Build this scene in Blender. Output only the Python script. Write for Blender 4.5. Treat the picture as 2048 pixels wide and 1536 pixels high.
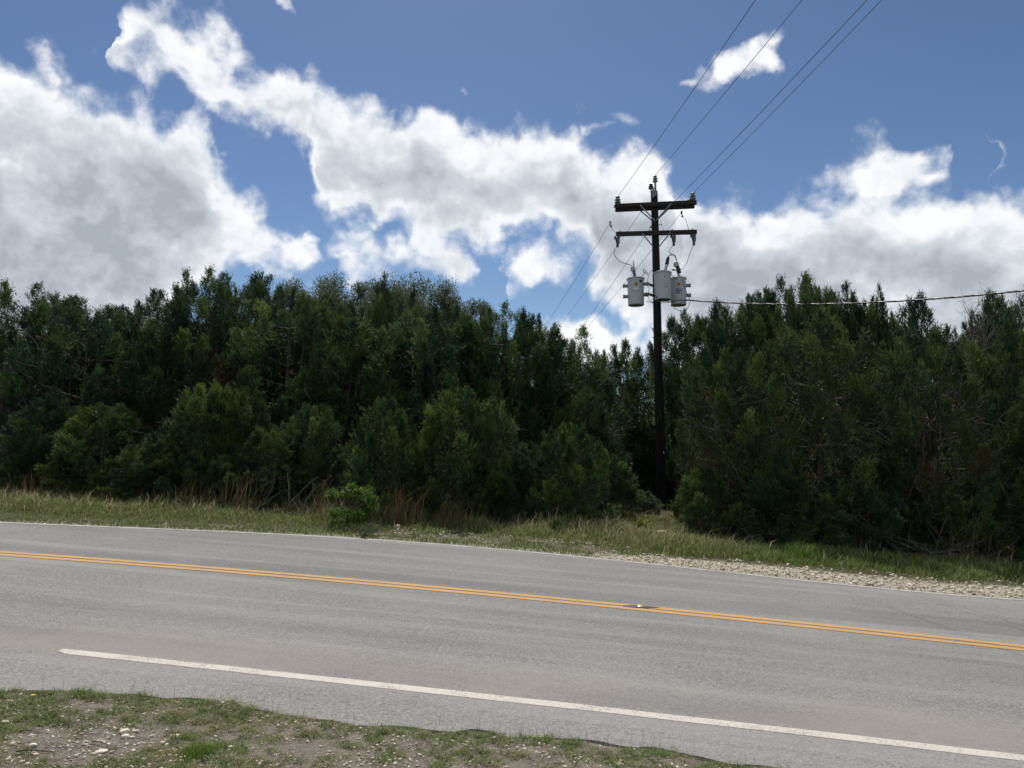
import bpy, math, random
import numpy as np
from mathutils import Vector, Matrix

for o in list(bpy.data.objects):
    bpy.data.objects.remove(o)
S = bpy.context.scene
COL = S.collection
R = math.radians

# ------------------------------------------------------------------ camera
FPX, HOR, CAMZ = 1450.0, 940.0, 1.74          # focal length in px of a 2048 px wide picture, level line, eye height
PITCH = math.atan((HOR - 768) / FPX)
cam = bpy.data.cameras.new('camera')
cam.sensor_width = 36
cam.lens = FPX / 2048 * 36
cam.clip_start, cam.clip_end = 0.05, 3000
camo = bpy.data.objects.new('camera', cam)
camo.location = (0, 0, CAMZ)
camo.rotation_euler = (math.pi / 2 + PITCH, 0, 0)
COL.objects.link(camo)
S.camera = camo
S.render.resolution_x, S.render.resolution_y = 1024, 768

# ------------------------------------------------------------------ light
SUN_EL, SUN_AZ, SUN_POWER, SKY_STRENGTH = 62, -9, 4.4, 0.10
S.view_settings.view_transform = 'Standard'
S.view_settings.look = 'None'
S.view_settings.exposure = 0.0
S.view_settings.gamma = 1
S.view_settings.use_curve_mapping = False
sl = bpy.data.lights.new('sun', 'SUN')
sl.energy, sl.angle, sl.color = SUN_POWER, R(0.5), (1, 0.96, 0.89)
so = bpy.data.objects.new('sun', sl)
sd = Vector((math.sin(R(SUN_AZ)) * math.cos(R(SUN_EL)), math.cos(R(SUN_AZ)) * math.cos(R(SUN_EL)), math.sin(R(SUN_EL))))
so.rotation_euler = sd.to_track_quat('Z', 'Y').to_euler()
so.location = (0, 0, 30)
COL.objects.link(so)


def ray(px, py):
    u, v = (px - 1024) / FPX, -(py - 768) / FPX
    return np.array([u, math.cos(PITCH) - v * math.sin(PITCH), math.sin(PITCH) + v * math.cos(PITCH)])


def P(px, py, depth):
    """point seen at a photograph pixel, at a given distance along +Y"""
    d = ray(px, py)
    return np.array([0, 0, CAMZ]) + d * (depth / d[1])


def azel(px, py):
    d = ray(px, py)
    return math.atan2(d[0], d[1]), math.atan2(d[2], math.hypot(d[0], d[1]))


# ------------------------------------------------------------------ world: clear sky with cumulus
W = bpy.data.worlds.new('World')
S.world = W
W.use_nodes = True


class NT:
    """short-hand for building node trees"""
    def __init__(s, nt):
        s.nt, s.n, s.l = nt, nt.nodes, nt.links

    def put(s, sock, v):
        if isinstance(v, bpy.types.NodeSocket):
            s.l.new(v, sock)
        else:
            sock.default_value = v

    def m(s, op, a, b=0.0, c=None, clamp=False):
        n = s.n.new('ShaderNodeMath')
        n.operation = op
        n.use_clamp = clamp
        s.put(n.inputs[0], a)
        s.put(n.inputs[1], b)
        if c is not None:
            s.put(n.inputs[2], c)
        return n.outputs[0]

    def step(s, x, a, b, lo=0.0, hi=1.0):
        n = s.n.new('ShaderNodeMapRange')
        n.interpolation_type = 'SMOOTHSTEP'
        s.put(n.inputs[0], x)
        n.inputs[1].default_value, n.inputs[2].default_value = a, b
        n.inputs[3].default_value, n.inputs[4].default_value = lo, hi
        return n.outputs[0]

    def noise(s, vec, scale, detail=4, rough=0.5, dist=0.0, kind='FBM'):
        n = s.n.new('ShaderNodeTexNoise')
        n.noise_dimensions = '3D'
        s.put(n.inputs['Vector'], vec)
        n.inputs['Scale'].default_value = scale
        n.inputs['Detail'].default_value = detail
        n.inputs['Roughness'].default_value = rough
        n.inputs['Distortion'].default_value = dist
        return n.outputs['Fac']

    def mix(s, f, a, b, mode='MIX'):
        n = s.n.new('ShaderNodeMix')
        n.data_type = 'RGBA'
        n.blend_type = mode
        s.put(n.inputs[0], f)
        for k, v in ((6, a), (7, b)):
            s.put(n.inputs[k], v if isinstance(v, bpy.types.NodeSocket) else (*v, 1) if len(v) == 3 else v)
        return n.outputs[2]

    def mapping(s, vec, scale=(1, 1, 1), loc=(0, 0, 0), rot=(0, 0, 0)):
        n = s.n.new('ShaderNodeMapping')
        s.put(n.inputs[0], vec)
        n.inputs['Scale'].default_value = scale
        n.inputs['Location'].default_value = loc
        n.inputs['Rotation'].default_value = rot
        return n.outputs[0]


# cloud banks of the day: upper and lower outline of each bank, listed as seen from the roadside
BANK_A = dict(top=[(-700, 330), (-450, 230), (-200, 170), (-60, 130), (0, 124), (60, 118), (100, 135), (150, 170), (210, 208), (250, 222), (300, 195), (350, 215), (400, 232), (422, 262), (432, 320), (450, 370), (490, 395), (540, 415), (585, 448), (635, 500), (660, 640), (800, 900)],
              bot=[(-700, 900), (180, 900), (320, 680), (385, 595), (430, 555), (500, 545), (570, 540), (635, 512), (660, 420), (800, 0)])
BANK_B = dict(top=[(-700, 900), (150, 900), (205, 95), (232, 70), (270, -10), (300, -45), (335, 5), (370, 45), (430, 58), (470, 96), (500, 132), (560, 152), (610, 172), (660, 172), (720, 190), (775, 200), (812, 238), (832, 248), (862, 228), (905, 226), (960, 234), (1000, 262), (1040, 262), (1080, 242), (1120, 250), (1165, 288), (1210, 308), (1250, 292), (1290, 294), (1330, 322), (1352, 360),
                   (1362, 398), (1400, 396), (1440, 388), (1480, 396), (1540, 408), (1580, 392), (1620, 388), (1680, 378), (1740, 384), (1800, 396), (1880, 392), (1960, 386), (2048, 402), (2300, 380), (2700, 420)],
              bot=[(-700, 0), (150, 0), (205, 100), (250, 128), (330, 146), (400, 192), (460, 232), (520, 272), (575, 290), (612, 312), (606, 345), (640, 390), (700, 425), (742, 462), (775, 432), (850, 470), (900, 488), (960, 492), (1020, 480), (1100, 476), (1170, 530), (1195, 600), (1250, 632), (1340, 700), (1500, 900), (2700, 900)])
BANK_C = dict(top=[(-700, 900), (600, 900), (625, 518), (700, 492), (755, 484), (800, 455), (850, 440), (900, 462), (940, 476), (970, 520), (985, 640), (1000, 640), (1005, 542), (1035, 496), (1080, 480), (1130, 486), (1172, 532), (1190, 700), (1560, 700), (1600, 392), (1670, 326), (1740, 308), (1830, 308), (1860, 332), (1900, 332), (1975, 322), (2000, 700), (2700, 900)],
              bot=[(-700, 0), (600, 0), (625, 530), (700, 552), (760, 552), (820, 566), (870, 572), (940, 560), (970, 528), (985, 400), (1000, 400), (1012, 552), (1060, 574), (1110, 574), (1165, 540), (1190, 300), (1560, 300), (1600, 400), (1700, 402), (1800, 400), (1860, 394), (1900, 380), (1975, 345), (2000, 200), (2700, 0)])
# small stray clouds: centre, half size, tilt, strength
STRAY = [(1485, 125, 95, 42, -24, 1.1), (1408, 160, 60, 26, -20, .8), (1530, 105, 45, 36, 10, .9), (1244, 250, 34, 34, 0, .7), (1205, 268, 60, 18, 0, .4),
         (742, 452, 34, 22, 40, .7), (1190, 690, 130, 42, 0, 1.3), (578, 14, 30, 14, 20, .5), (925, 178, 26, 14, 25, .35), (620, 470, 34, 14, 0, .4)]
AZ0 = .95


def build_world():
    t = NT(W.node_tree)
    for n in list(t.n):
        t.n.remove(n)
    out = t.n.new('ShaderNodeOutputWorld')
    tc = t.n.new('ShaderNodeTexCoord')
    v = tc.outputs['Generated']
    sky = t.n.new('ShaderNodeTexSky')
    sky.sky_type = 'NISHITA'
    sky.sun_disc = False
    sky.sun_elevation, sky.sun_rotation = R(SUN_EL), R(SUN_AZ)
    sky.air_density, sky.dust_density, sky.ozone_density = 1.0, 0.35, 2.2
    # the deep blue overhead of a clean spring sky: tint, then a little contrast
    skyc = t.mix(1.0, sky.outputs[0], [a_ / b_ for a_, b_ in zip(SKY_TINT, SKY_REF)], 'MULTIPLY')
    gm = t.n.new('ShaderNodeGamma')
    t.l.new(skyc, gm.inputs[0])
    gm.inputs[1].default_value = 1.45
    skyc = t.mix(1.0, gm.outputs[0], SKY_LOW, 'MULTIPLY')
    # warp the direction a little so the outlines billow
    wn = t.n.new('ShaderNodeTexNoise')
    t.l.new(v, wn.inputs['Vector'])
    wn.inputs['Scale'].default_value = 16
    wn.inputs['Detail'].default_value = 4
    sub = t.n.new('ShaderNodeVectorMath')
    sub.operation = 'SUBTRACT'
    t.l.new(wn.outputs['Color'], sub.inputs[0])
    sub.inputs[1].default_value = (.5, .5, .5)
    mad = t.n.new('ShaderNodeVectorMath')
    mad.operation = 'MULTIPLY_ADD'
    t.l.new(sub.outputs[0], mad.inputs[0])
    mad.inputs[1].default_value = (.075, .075, .075)
    t.l.new(v, mad.inputs[2])
    sp = t.n.new('ShaderNodeSeparateXYZ')
    t.l.new(mad.outputs[0], sp.inputs[0])
    x, y, z = sp.outputs
    az = t.m('ARCTAN2', x, y)
    el = t.m('ARCSINE', z)
    u = t.m('MULTIPLY_ADD', az, .5 / AZ0, .5, True)
    comb = t.n.new('ShaderNodeCombineColor')
    for k in range(3):
        t.l.new(u, comb.inputs[k])

    def curves(key):
        n = t.n.new('ShaderNodeRGBCurve')
        t.l.new(comb.outputs[0], n.inputs[1])
        for k, bank in enumerate((BANK_A, BANK_B, BANK_C)):
            c = n.mapping.curves[k]
            pts = []
            for px, py in bank[key]:
                a_, e_ = azel(px, py)
                pts.append((min(1, max(0, a_ * .5 / AZ0 + .5)), e_ + .25))
            # the table holds elevation + 0.25
            n.mapping.use_clip = False
            while len(c.points) < len(pts):
                c.points.new(.5, .5)
            for p_, q in zip(c.points, sorted(pts)):
                p_.location = q
                p_.handle_type = 'VECTOR'
        n.mapping.extend = 'HORIZONTAL'
        n.mapping.update()
        sc = t.n.new('ShaderNodeSeparateColor')
        t.l.new(n.outputs[0], sc.inputs[0])
        return sc.outputs
    tops, bots = curves('top'), curves('bot')
    e2 = t.m('ADD', el, .25)
    F, D = None, None
    for k in range(3):
        td = t.m('SUBTRACT', tops[k], e2)
        bd = t.m('SUBTRACT', e2, bots[k])
        f = t.m('MINIMUM', td, bd)
        d = t.m('MINIMUM', td, t.m('MULTIPLY_ADD', bd, 1.8, .04))
        F = f if F is None else t.m('MAXIMUM', F, f)
        D = d if D is None else t.m('MAXIMUM', D, d)
    F = t.m('MULTIPLY', F, 14.0)
    for cx, cy, rx, ry, rot, wgt in STRAY:
        a0, e0 = azel(cx, cy)
        a1, _ = azel(cx + 20, cy)
        _, e1 = azel(cx, cy - 20)
        ra, re = (a1 - a0) / 20 * rx, (e1 - e0) / 20 * ry
        c, s_ = math.cos(R(rot)), math.sin(R(rot))
        p = t.m('MULTIPLY_ADD', az, c / ra, t.m('MULTIPLY_ADD', el, -s_ / ra, -(a0 * c - e0 * s_) / ra))
        q = t.m('MULTIPLY_ADD', az, s_ / re, t.m('MULTIPLY_ADD', el, c / re, -(a0 * s_ + e0 * c) / re))
        d2 = t.m('MULTIPLY_ADD', p, p, t.m('MULTIPLY', q, q))
        F = t.m('MAXIMUM', F, t.m('MULTIPLY_ADD', d2, -.5, .42 * wgt - .08))
    # the same kind of scattered cumulus over the rest of the sky
    other = t.m('MULTIPLY', t.m('SUBTRACT', t.noise(t.mapping(v, (1, 1, 1.9)), 2.6, 3, .5), .53), 6.0)
    outm = t.m('MAXIMUM', t.step(t.m('ABSOLUTE', az), .74, .92), t.step(el, .66, .85))
    F = t.m('ADD', t.m('MULTIPLY', F, t.m('SUBTRACT', 1, outm)), t.m('MULTIPLY', other, outm))
    D = t.m('ADD', t.m('MULTIPLY', D, t.m('SUBTRACT', 1, outm)), t.m('MULTIPLY', t.m('MULTIPLY', other, .06), outm))
    n1 = t.m('SUBTRACT', t.noise(v, 13, 12, .66, .2), .5)
    nl = t.m('SUBTRACT', t.noise(t.mapping(v, (1, 1, 1.2)), 10, 6, .52, 0), .5)
    nm = t.m('SUBTRACT', t.noise(v, 30, 6, .55, .5), .5)
    vo = t.n.new('ShaderNodeTexVoronoi')
    vo.feature = 'SMOOTH_F1'
    t.l.new(mad.outputs[0], vo.inputs['Vector'])
    vo.inputs['Scale'].default_value = 17
    vo.inputs['Detail'].default_value = 1.5
    vo.inputs['Roughness'].default_value = .55
    vo.inputs['Smoothness'].default_value = .35
    bil = t.m('SUBTRACT', .90, vo.outputs['Distance'])
    off = t.n.new('ShaderNodeVectorMath')
    off.operation = 'ADD'
    t.l.new(v, off.inputs[0])
    off.inputs[1].default_value = (-.005, 0, .013)
    n1u = t.m('SUBTRACT', t.noise(off.outputs[0], 13, 6, .60, .2), .5)
    n1l = t.m('SUBTRACT', t.noise(v, 13, 6, .60, .2), .5)
    relief = t.m('SUBTRACT', n1u, n1l)
    Fn = t.m('MULTIPLY_ADD', bil, .72, t.m('MULTIPLY_ADD', nm, .45, t.m('MULTIPLY_ADD', n1, 1.2, F)))
    Fn = t.m('SUBTRACT', Fn, t.step(el, -.02, .05, 2.0, 0.0))
    alpha = t.m('POWER', t.step(Fn, -.24, .40), 1.25)
    thick = t.step(Fn, .15, 1.3)
    # light falls from above: a cloud is bright where little cloud lies between it and the sun
    dd = t.m('MULTIPLY_ADD', nl, .20, t.m('MULTIPLY_ADD', n1, .10, D))
    ns = t.m('MULTIPLY_ADD', t.m('SUBTRACT', t.noise(t.mapping(v, (1, 1, 1.3), (3, 1, 2)), 10, 7, .56, 0), .5), 2.1, .86, True)
    shade = t.m('MULTIPLY', t.m('MULTIPLY', t.step(dd, -.01, .10), ns), t.m('MULTIPLY_ADD', thick, .85, .15), clamp=True)
    shade = t.m('MULTIPLY_ADD', t.m('MULTIPLY', relief, t.step(Fn, .05, .6)), 1.7, t.m('MULTIPLY_ADD', bil, -.30, t.m('MULTIPLY_ADD', shade, .90, .10)), True)
    cr = t.n.new('ShaderNodeValToRGB')
    t.l.new(shade, cr.inputs[0])
    e = cr.color_ramp.elements
    e[0].position, e[0].color = 0.0, (9.9, 10.0, 10.2, 1)
    e[1].position, e[1].color = 1.0, (4.1, 4.5, 5.1, 1)
    for pos, c in ((.2, (9.0, 9.25, 9.6, 1)), (.45, (6.7, 7.1, 7.6, 1)), (.75, (5.3, 5.65, 6.2, 1))):
        k = e.new(pos)
        k.color = c
    col = t.mix(alpha, skyc, cr.outputs[0])
    bg = t.n.new('ShaderNodeBackground')
    t.l.new(col, bg.inputs[0])
    bg.inputs[1].default_value = SKY_STRENGTH
    t.l.new(bg.outputs[0], out.inputs[0])
    W.cycles.sampling_method = 'MANUAL'
    W.cycles.sample_map_resolution = 512


SKY_REF = (2.35, 4.0, 6.9)
SKY_LOW = (2.38, 3.80, 6.25)
SKY_TINT = (.74, .86, .97)
build_world()

# ------------------------------------------------------------------ helpers


def lk(o, parent=None):
    COL.objects.link(o)
    if parent is not None:
        o.parent = parent
    return o


def tag(o, label=None, cat=None, group=None, kind=None):
    for k, v in (('label', label), ('category', cat), ('group', group), ('kind', kind)):
        if v:
            o[k] = v
    return o


def empty(name, loc, label, cat, group=None, rz=0, scale=(1, 1, 1)):
    o = bpy.data.objects.new(name, None)
    o.empty_display_size = .2
    o.location = loc
    o.rotation_euler = (0, 0, rz)
    o.scale = scale
    lk(o)
    return tag(o, label, cat, group)


def mesh(name, V, F, mat=None, attrs=None, smooth=False, uv=None):
    """V (n,3); F list of (k,m) index arrays, m corners each"""
    V = np.asarray(V, dtype=np.float32)
    F = [np.asarray(f, dtype=np.int32) for f in (F if isinstance(F, list) else [F])]
    F = [f for f in F if len(f)]
    me = bpy.data.meshes.new(name)
    me.vertices.add(len(V))
    me.vertices.foreach_set('co', V.ravel())
    nl = sum(f.size for f in F)
    npoly = sum(len(f) for f in F)
    me.loops.add(nl)
    idx = np.concatenate([f.ravel() for f in F])
    me.loops.foreach_set('vertex_index', idx)
    me.polygons.add(npoly)
    tot = np.concatenate([np.full(len(f), f.shape[1], np.int32) for f in F])
    st = np.concatenate([[0], np.cumsum(tot)[:-1]]).astype(np.int32)
    me.polygons.foreach_set('loop_start', st)
    try:
        me.polygons.foreach_set('loop_total', tot)
    except Exception:
        pass
    if smooth:
        me.polygons.foreach_set('use_smooth', np.ones(npoly, dtype=bool))
    if attrs:
        for k, a in attrs.items():
            at = me.attributes.new(k, 'FLOAT_COLOR', 'POINT')
            c = np.ones((len(V), 4), np.float32)
            c[:, :a.shape[1]] = a
            at.data.foreach_set('color', c.ravel())
    if uv is not None:
        ul = me.uv_layers.new(name='UVMap')
        ul.data.foreach_set('uv', np.asarray(uv, np.float32)[idx].ravel())
    me.update(calc_edges=True)
    me.validate()
    if mat:
        me.materials.append(mat)
    return me


def obj(name, me, parent=None, loc=(0, 0, 0)):
    o = bpy.data.objects.new(name, me)
    o.location = loc
    return lk(o, parent)


class MB:
    """collects simple shapes into one mesh"""
    def __init__(s):
        s.V, s.F, s.n = [], {}, 0

    def add(s, V, F):
        V = np.asarray(V, float)
        for f in F:
            f = np.asarray(f)
            if f.ndim == 1:
                f = f[None]
            s.F.setdefault(f.shape[1], []).append(f + s.n)
        s.V.append(V)
        s.n += len(V)

    def tube(s, pts, rad, k=8, cap=True):
        pts = np.asarray(pts, float)
        n = len(pts)
        rad = np.broadcast_to(np.asarray(rad, float), (n,))
        T = np.gradient(pts, axis=0)
        T /= np.linalg.norm(T, axis=1, keepdims=True) + 1e-9
        ref = np.array([0, 0, 1.]) if abs(T[:, 2]).mean() < .8 else np.array([1., 0, 0])
        A = np.cross(T, ref)
        A /= np.linalg.norm(A, axis=1, keepdims=True) + 1e-9
        B = np.cross(T, A)
        th = np.arange(k) / k * 2 * np.pi
        V = pts[:, None] + rad[:, None, None] * (np.cos(th)[None, :, None] * A[:, None] + np.sin(th)[None, :, None] * B[:, None])
        i, j = np.meshgrid(np.arange(n - 1), np.arange(k), indexing='ij')
        i, j = i.ravel(), j.ravel()
        j2 = (j + 1) % k
        F = [np.stack([i * k + j, (i + 1) * k + j, (i + 1) * k + j2, i * k + j2], 1)]
        if cap:
            F += [np.arange(k)[None], (np.arange(k)[::-1] + (n - 1) * k)[None]]
        s.add(V.reshape(-1, 3), F)

    def lathe(s, prof, org=(0, 0, 0), axis=(0, 0, 1), k=20):
        """prof: list of (radius, height along axis)"""
        q = Vector((0, 0, 1)).rotation_difference(Vector(axis).normalized())
        M = np.array(q.to_matrix())
        th = np.arange(k) / k * 2 * np.pi
        V = []
        for r, h in prof:
            V.append(np.stack([r * np.cos(th), r * np.sin(th), np.full(k, h)], 1))
        V = np.concatenate(V) @ M.T + np.asarray(org)
        n = len(prof)
        i, j = np.meshgrid(np.arange(n - 1), np.arange(k), indexing='ij')
        i, j = i.ravel(), j.ravel()
        j2 = (j + 1) % k
        s.add(V, [np.stack([i * k + j, i * k + j2, (i + 1) * k + j2, (i + 1) * k + j], 1),
                  np.arange(k)[::-1][None], (np.arange(k) + (n - 1) * k)[None]])

    def box(s, c, half, X=(1, 0, 0), Y=(0, 1, 0), Z=None):
        X, Y = np.asarray(X, float), np.asarray(Y, float)
        X = X / np.linalg.norm(X)
        Y = Y / np.linalg.norm(Y)
        Z = np.cross(X, Y) if Z is None else np.asarray(Z, float)
        c = np.asarray(c, float)
        # chamfered box: three scaled shells
        b = min(half) * .12
        V = []
        for sx in (-1, 1):
            for sy in (-1, 1):
                for sz in (-1, 1):
                    for k in range(3):
                        h = [half[0], half[1], half[2]]
                        for m in range(3):
                            if m != k:
                                h[m] -= b
                        V.append(c + X * h[0] * sx + Y * h[1] * sy + Z * h[2] * sz)
        V = np.array(V)
        import itertools
        me = bpy.data.meshes.new('tmp')
        import bmesh
        bm = bmesh.new()
        vs = [bm.verts.new(v) for v in V]
        r = bmesh.ops.convex_hull(bm, input=vs)
        bmesh.ops.recalc_face_normals(bm, faces=bm.faces)
        bm.verts.index_update()
        tris = np.array([[v.index for v in f.verts] for f in bm.faces])
        VV = np.array([v.co[:] for v in bm.verts])
        bm.free()
        bpy.data.meshes.remove(me)
        s.add(VV, [tris])

    def mesh(s, name, mat, smooth=False):
        return mesh(name, np.concatenate(s.V), [np.concatenate(v) for v in s.F.values()], mat, smooth=smooth)

    def build(s, name, mat, parent=None, smooth=False):
        return obj(name, s.mesh(name, mat, smooth), parent)


def auto_smooth(o, ang=35):
    """smooth shading except over sharp edges"""
    me = o.data
    me.polygons.foreach_set('use_smooth', np.ones(len(me.polygons), dtype=bool))
    try:
        me.set_sharp_from_angle(angle=R(ang))
    except Exception:
        pass
    return o


def vnoise(x, y, scale, seed=0, octaves=3):
    """smooth value noise 0..1"""
    rs = np.random.RandomState(seed)
    tab = rs.rand(256, 256)
    x, y = np.asarray(x, float) / scale, np.asarray(y, float) / scale
    tot, amp, s = 0, 1, 0
    for o in range(octaves):
        xi, yi = np.floor(x).astype(int), np.floor(y).astype(int)
        fx, fy = x - xi, y - yi
        fx, fy = fx * fx * (3 - 2 * fx), fy * fy * (3 - 2 * fy)
        a = tab[xi % 256, yi % 256] * (1 - fx) + tab[(xi + 1) % 256, yi % 256] * fx
        b = tab[xi % 256, (yi + 1) % 256] * (1 - fx) + tab[(xi + 1) % 256, (yi + 1) % 256] * fx
        tot = tot + amp * (a * (1 - fy) + b * fy)
        s += amp
        amp *= .5
        x, y = x * 2.03 + 17.3, y * 2.03 + 5.1
    return tot / s


# ------------------------------------------------------------------ materials


def new_mat(name):
    m = bpy.data.materials.new(name)
    m.use_nodes = True
    t = NT(m.node_tree)
    for n in list(t.n):
        t.n.remove(n)
    out = t.n.new('ShaderNodeOutputMaterial')
    return m, t, out


def principled(t, out, col, rough=.7, spec=.3, metal=0, bump=None):
    p = t.n.new('ShaderNodeBsdfPrincipled')
    t.put(p.inputs['Base Color'], col if isinstance(col, bpy.types.NodeSocket) else (*col, 1))
    t.put(p.inputs['Roughness'], rough)
    p.inputs['Specular IOR Level'].default_value = spec
    p.inputs['Metallic'].default_value = metal
    if bump:
        b = t.n.new('ShaderNodeBump')
        b.inputs['Strength'].default_value = bump[1]
        b.inputs['Distance'].default_value = bump[2]
        t.l.new(bump[0], b.inputs['Height'])
        t.l.new(b.outputs[0], p.inputs['Normal'])
    if out:
        t.l.new(p.outputs[0], out.inputs[0])
    return p


def coords(t, kind='Object'):
    return t.n.new('ShaderNodeTexCoord').outputs[kind]


def attr(t, name):
    n = t.n.new('ShaderNodeAttribute')
    n.attribute_name = name
    s = t.n.new('ShaderNodeSeparateColor')
    t.l.new(n.outputs['Color'], s.inputs[0])
    return n.outputs['Color'], s.outputs


def mat_simple(name, col, rough=.6, spec=.3, metal=0, var=.25, scale=6, bump=0):
    m, t, out = new_mat(name)
    c = coords(t)
    n = t.noise(c, scale, 6, .6)
    cc = t.mix(n, [x * (1 - var) for x in col], [min(1, x * (1 + var)) for x in col])
    principled(t, out, cc, rough, spec, metal, (t.noise(c, scale * 8, 4), bump, .01) if bump else None)
    return m


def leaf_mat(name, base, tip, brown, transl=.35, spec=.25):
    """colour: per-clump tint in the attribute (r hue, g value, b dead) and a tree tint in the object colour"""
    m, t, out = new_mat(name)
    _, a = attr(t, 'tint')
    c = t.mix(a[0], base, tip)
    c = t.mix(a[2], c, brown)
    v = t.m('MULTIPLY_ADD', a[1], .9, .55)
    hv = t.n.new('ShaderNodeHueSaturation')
    t.l.new(c, hv.inputs['Color'])
    t.l.new(v, hv.inputs['Value'])
    oi = t.n.new('ShaderNodeObjectInfo')
    c = t.mix(1.0, hv.outputs[0], oi.outputs['Color'], 'MULTIPLY')
    p = principled(t, None, c, .6, spec)
    tr = t.n.new('ShaderNodeBsdfTranslucent')
    t.l.new(c, tr.inputs[0])
    ms = t.n.new('ShaderNodeMixShader')
    ms.inputs[0].default_value = transl
    t.l.new(p.outputs[0], ms.inputs[1])
    t.l.new(tr.outputs[0], ms.inputs[2])
    t.l.new(ms.outputs[0], out.inputs[0])
    return m


M = {}
M['juniper'] = leaf_mat('juniper_foliage', (.013, .034, .025), (.115, .150, .040), (.085, .05, .03), .28)  # dark base against light tip: sunlit plume contrast put into the colour
M['oak'] = leaf_mat('oak_foliage', (.085, .118, .068), (.17, .20, .115), (.16, .13, .07), .40)
M['bush'] = leaf_mat('bush_foliage', (.06, .125, .024), (.13, .21, .04), (.15, .13, .05), .42)
M['grass'] = leaf_mat('grass_blades', (.075, .125, .022), (.16, .175, .06), (.30, .25, .15), .35, .2)
M['wood_twig'] = mat_simple('grey_dead_wood', (.135, .122, .11), .9, .1, 0, .4, 9)
M['bark'] = mat_simple('juniper_bark', (.085, .068, .055), .95, .1, 0, .45, 7, .6)

# ground colour: r gravel, g grassy, b bare dirt near the camera
m, t, out = new_mat('roadside_soil')
c = coords(t)
_, a = attr(t, 'zone')
n1, n2, n3 = t.noise(c, 3, 8, .65), t.noise(c, 45, 6, .7), t.noise(c, 14, 6, .6)
soil = t.mix(n3, (.17, .148, .122), (.33, .295, .25))
soil = t.mix(t.step(t.noise(c, 8, 7, .7), .48, .62, 0, .75), soil, (.115, .10, .08))
soil = t.mix(t.step(n2, .5, .72, 0, .8), soil, (.40, .36, .30))
humus = t.mix(n2, (.04, .042, .02), (.10, .095, .05))
grav = t.mix(n2, (.30, .26, .20), (.60, .54, .45))
cc = t.mix(t.m('MULTIPLY_ADD', t.m('SUBTRACT', n1, .5), .8, a[1], True), soil, humus)
cc = t.mix(t.step(t.m('MULTIPLY_ADD', t.m('SUBTRACT', n3, .5), .9, a[0]), .3, .7), cc, grav)
principled(t, out, cc, .95, .1, 0, (t.m('ADD', n2, n3), .9, .035))
M['soil'] = m


def asphalt_nodes(t):
    uv = coords(t, 'UV')
    ob = coords(t, 'Object')
    fine = t.noise(ob, 170, 3, .7)
    vor = t.n.new('ShaderNodeTexVoronoi')
    t.l.new(ob, vor.inputs['Vector'])
    vor.inputs['Scale'].default_value = 85
    chip = t.n.new('ShaderNodeSeparateColor')
    t.l.new(vor.outputs['Color'], chip.inputs[0])
    chipv = chip.outputs[0]
    stre = t.noise(t.mapping(uv, (.10, 2.2, 1)), 1.0, 7, .62)
    stre2 = t.noise(t.mapping(uv, (.05, .9, 1), (3, 9, 0)), 1.0, 5, .55)
    big = t.noise(ob, .45, 5, .6)
    sep = t.n.new('ShaderNodeSeparateXYZ')
    t.l.new(uv, sep.inputs[0])
    base = t.mix(chipv, (.088, .086, .085), (.335, .322, .305))
    base = t.mix(t.step(fine, .35, .7), base, (.20, .195, .187))
    mid = t.noise(ob, 42, 3, .6)
    base = t.mix(t.step(mid, .56, .70, 0, .5), base, (.33, .32, .30))
    base = t.mix(t.step(mid, .44, .30, 0, .5), base, (.085, .083, .08))
    tar = t.noise(t.mapping(uv, (.35, 3.0, 1), (7, 2, 0)), 1.0, 6, .7)
    base = t.mix(t.step(tar, .60, .74, 0, .25), base, (.09, .088, .086))
    base = t.mix(t.step(stre, .46, .66, 0, .45), base, (.315, .31, .30))
    base = t.mix(t.step(stre2, .48, .66, 0, .38), base, (.10, .102, .105))
    base = t.mix(t.step(big, .45, .65, 0, .22), base, (.30, .29, .275))
    base = t.mix(t.step(t.noise(ob, 9, 6, .72), .66, .72, 0, .55), base, (.06, .058, .056))
    # pinkish dust washed along the near edge of the carriageway (v is metres across from the near line)
    v = t.m('MULTIPLY_ADD', t.m('SUBTRACT', stre2, .5), .9, sep.outputs[1])
    dust = t.m('MULTIPLY', t.step(v, -.25, .1), t.step(v, .35, .95, 1, 0))
    base = t.mix(t.m('MULTIPLY', dust, t.step(big, .3, .6, .08, .5)), base, (.29, .25, .22))
    base = t.mix(t.step(v, -1.0, -.15, .30, 0), base, (.30, .28, .26))
    return base, fine, chipv, uv, ob


m, t, out = new_mat('chip_seal_asphalt')
base, fine, chipv, uv, ob = asphalt_nodes(t)
principled(t, out, base, .85, .25, 0, (chipv, .8, .008))
M['asphalt'] = m


def paint(name, col, col2, wear=(.36, .46)):
    m, t, out = new_mat(name)
    base, fine, chipv, uv, ob = asphalt_nodes(t)
    w = t.m('ADD', t.m('MULTIPLY', t.noise(ob, 60, 5, .7), .7), t.m('MULTIPLY', t.noise(ob, 3.5, 5, .6), .3))
    pc = t.mix(t.noise(ob, 25, 5, .7), col, col2)
    principled(t, out, t.mix(t.step(w, *wear), base, pc), .75, .3, 0, (chipv, .4, .005))
    return m


M['white_paint'] = paint('worn_white_road_paint', (.44, .41, .36), (.60, .56, .50), (.38, .51))
M['white_far'] = paint('dusty_white_road_paint', (.40, .38, .34), (.56, .53, .48), (.42, .54))
M['yellow_paint'] = paint('worn_yellow_road_paint', (.44, .235, .065), (.55, .32, .11), (.38, .50))
M['tar'] = mat_simple('black_tar', (.055, .054, .053), .5, .4)
M['reflector'] = mat_simple('yellow_reflector_plastic', (.55, .40, .10), .35, .5, 0, .1)

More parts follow.
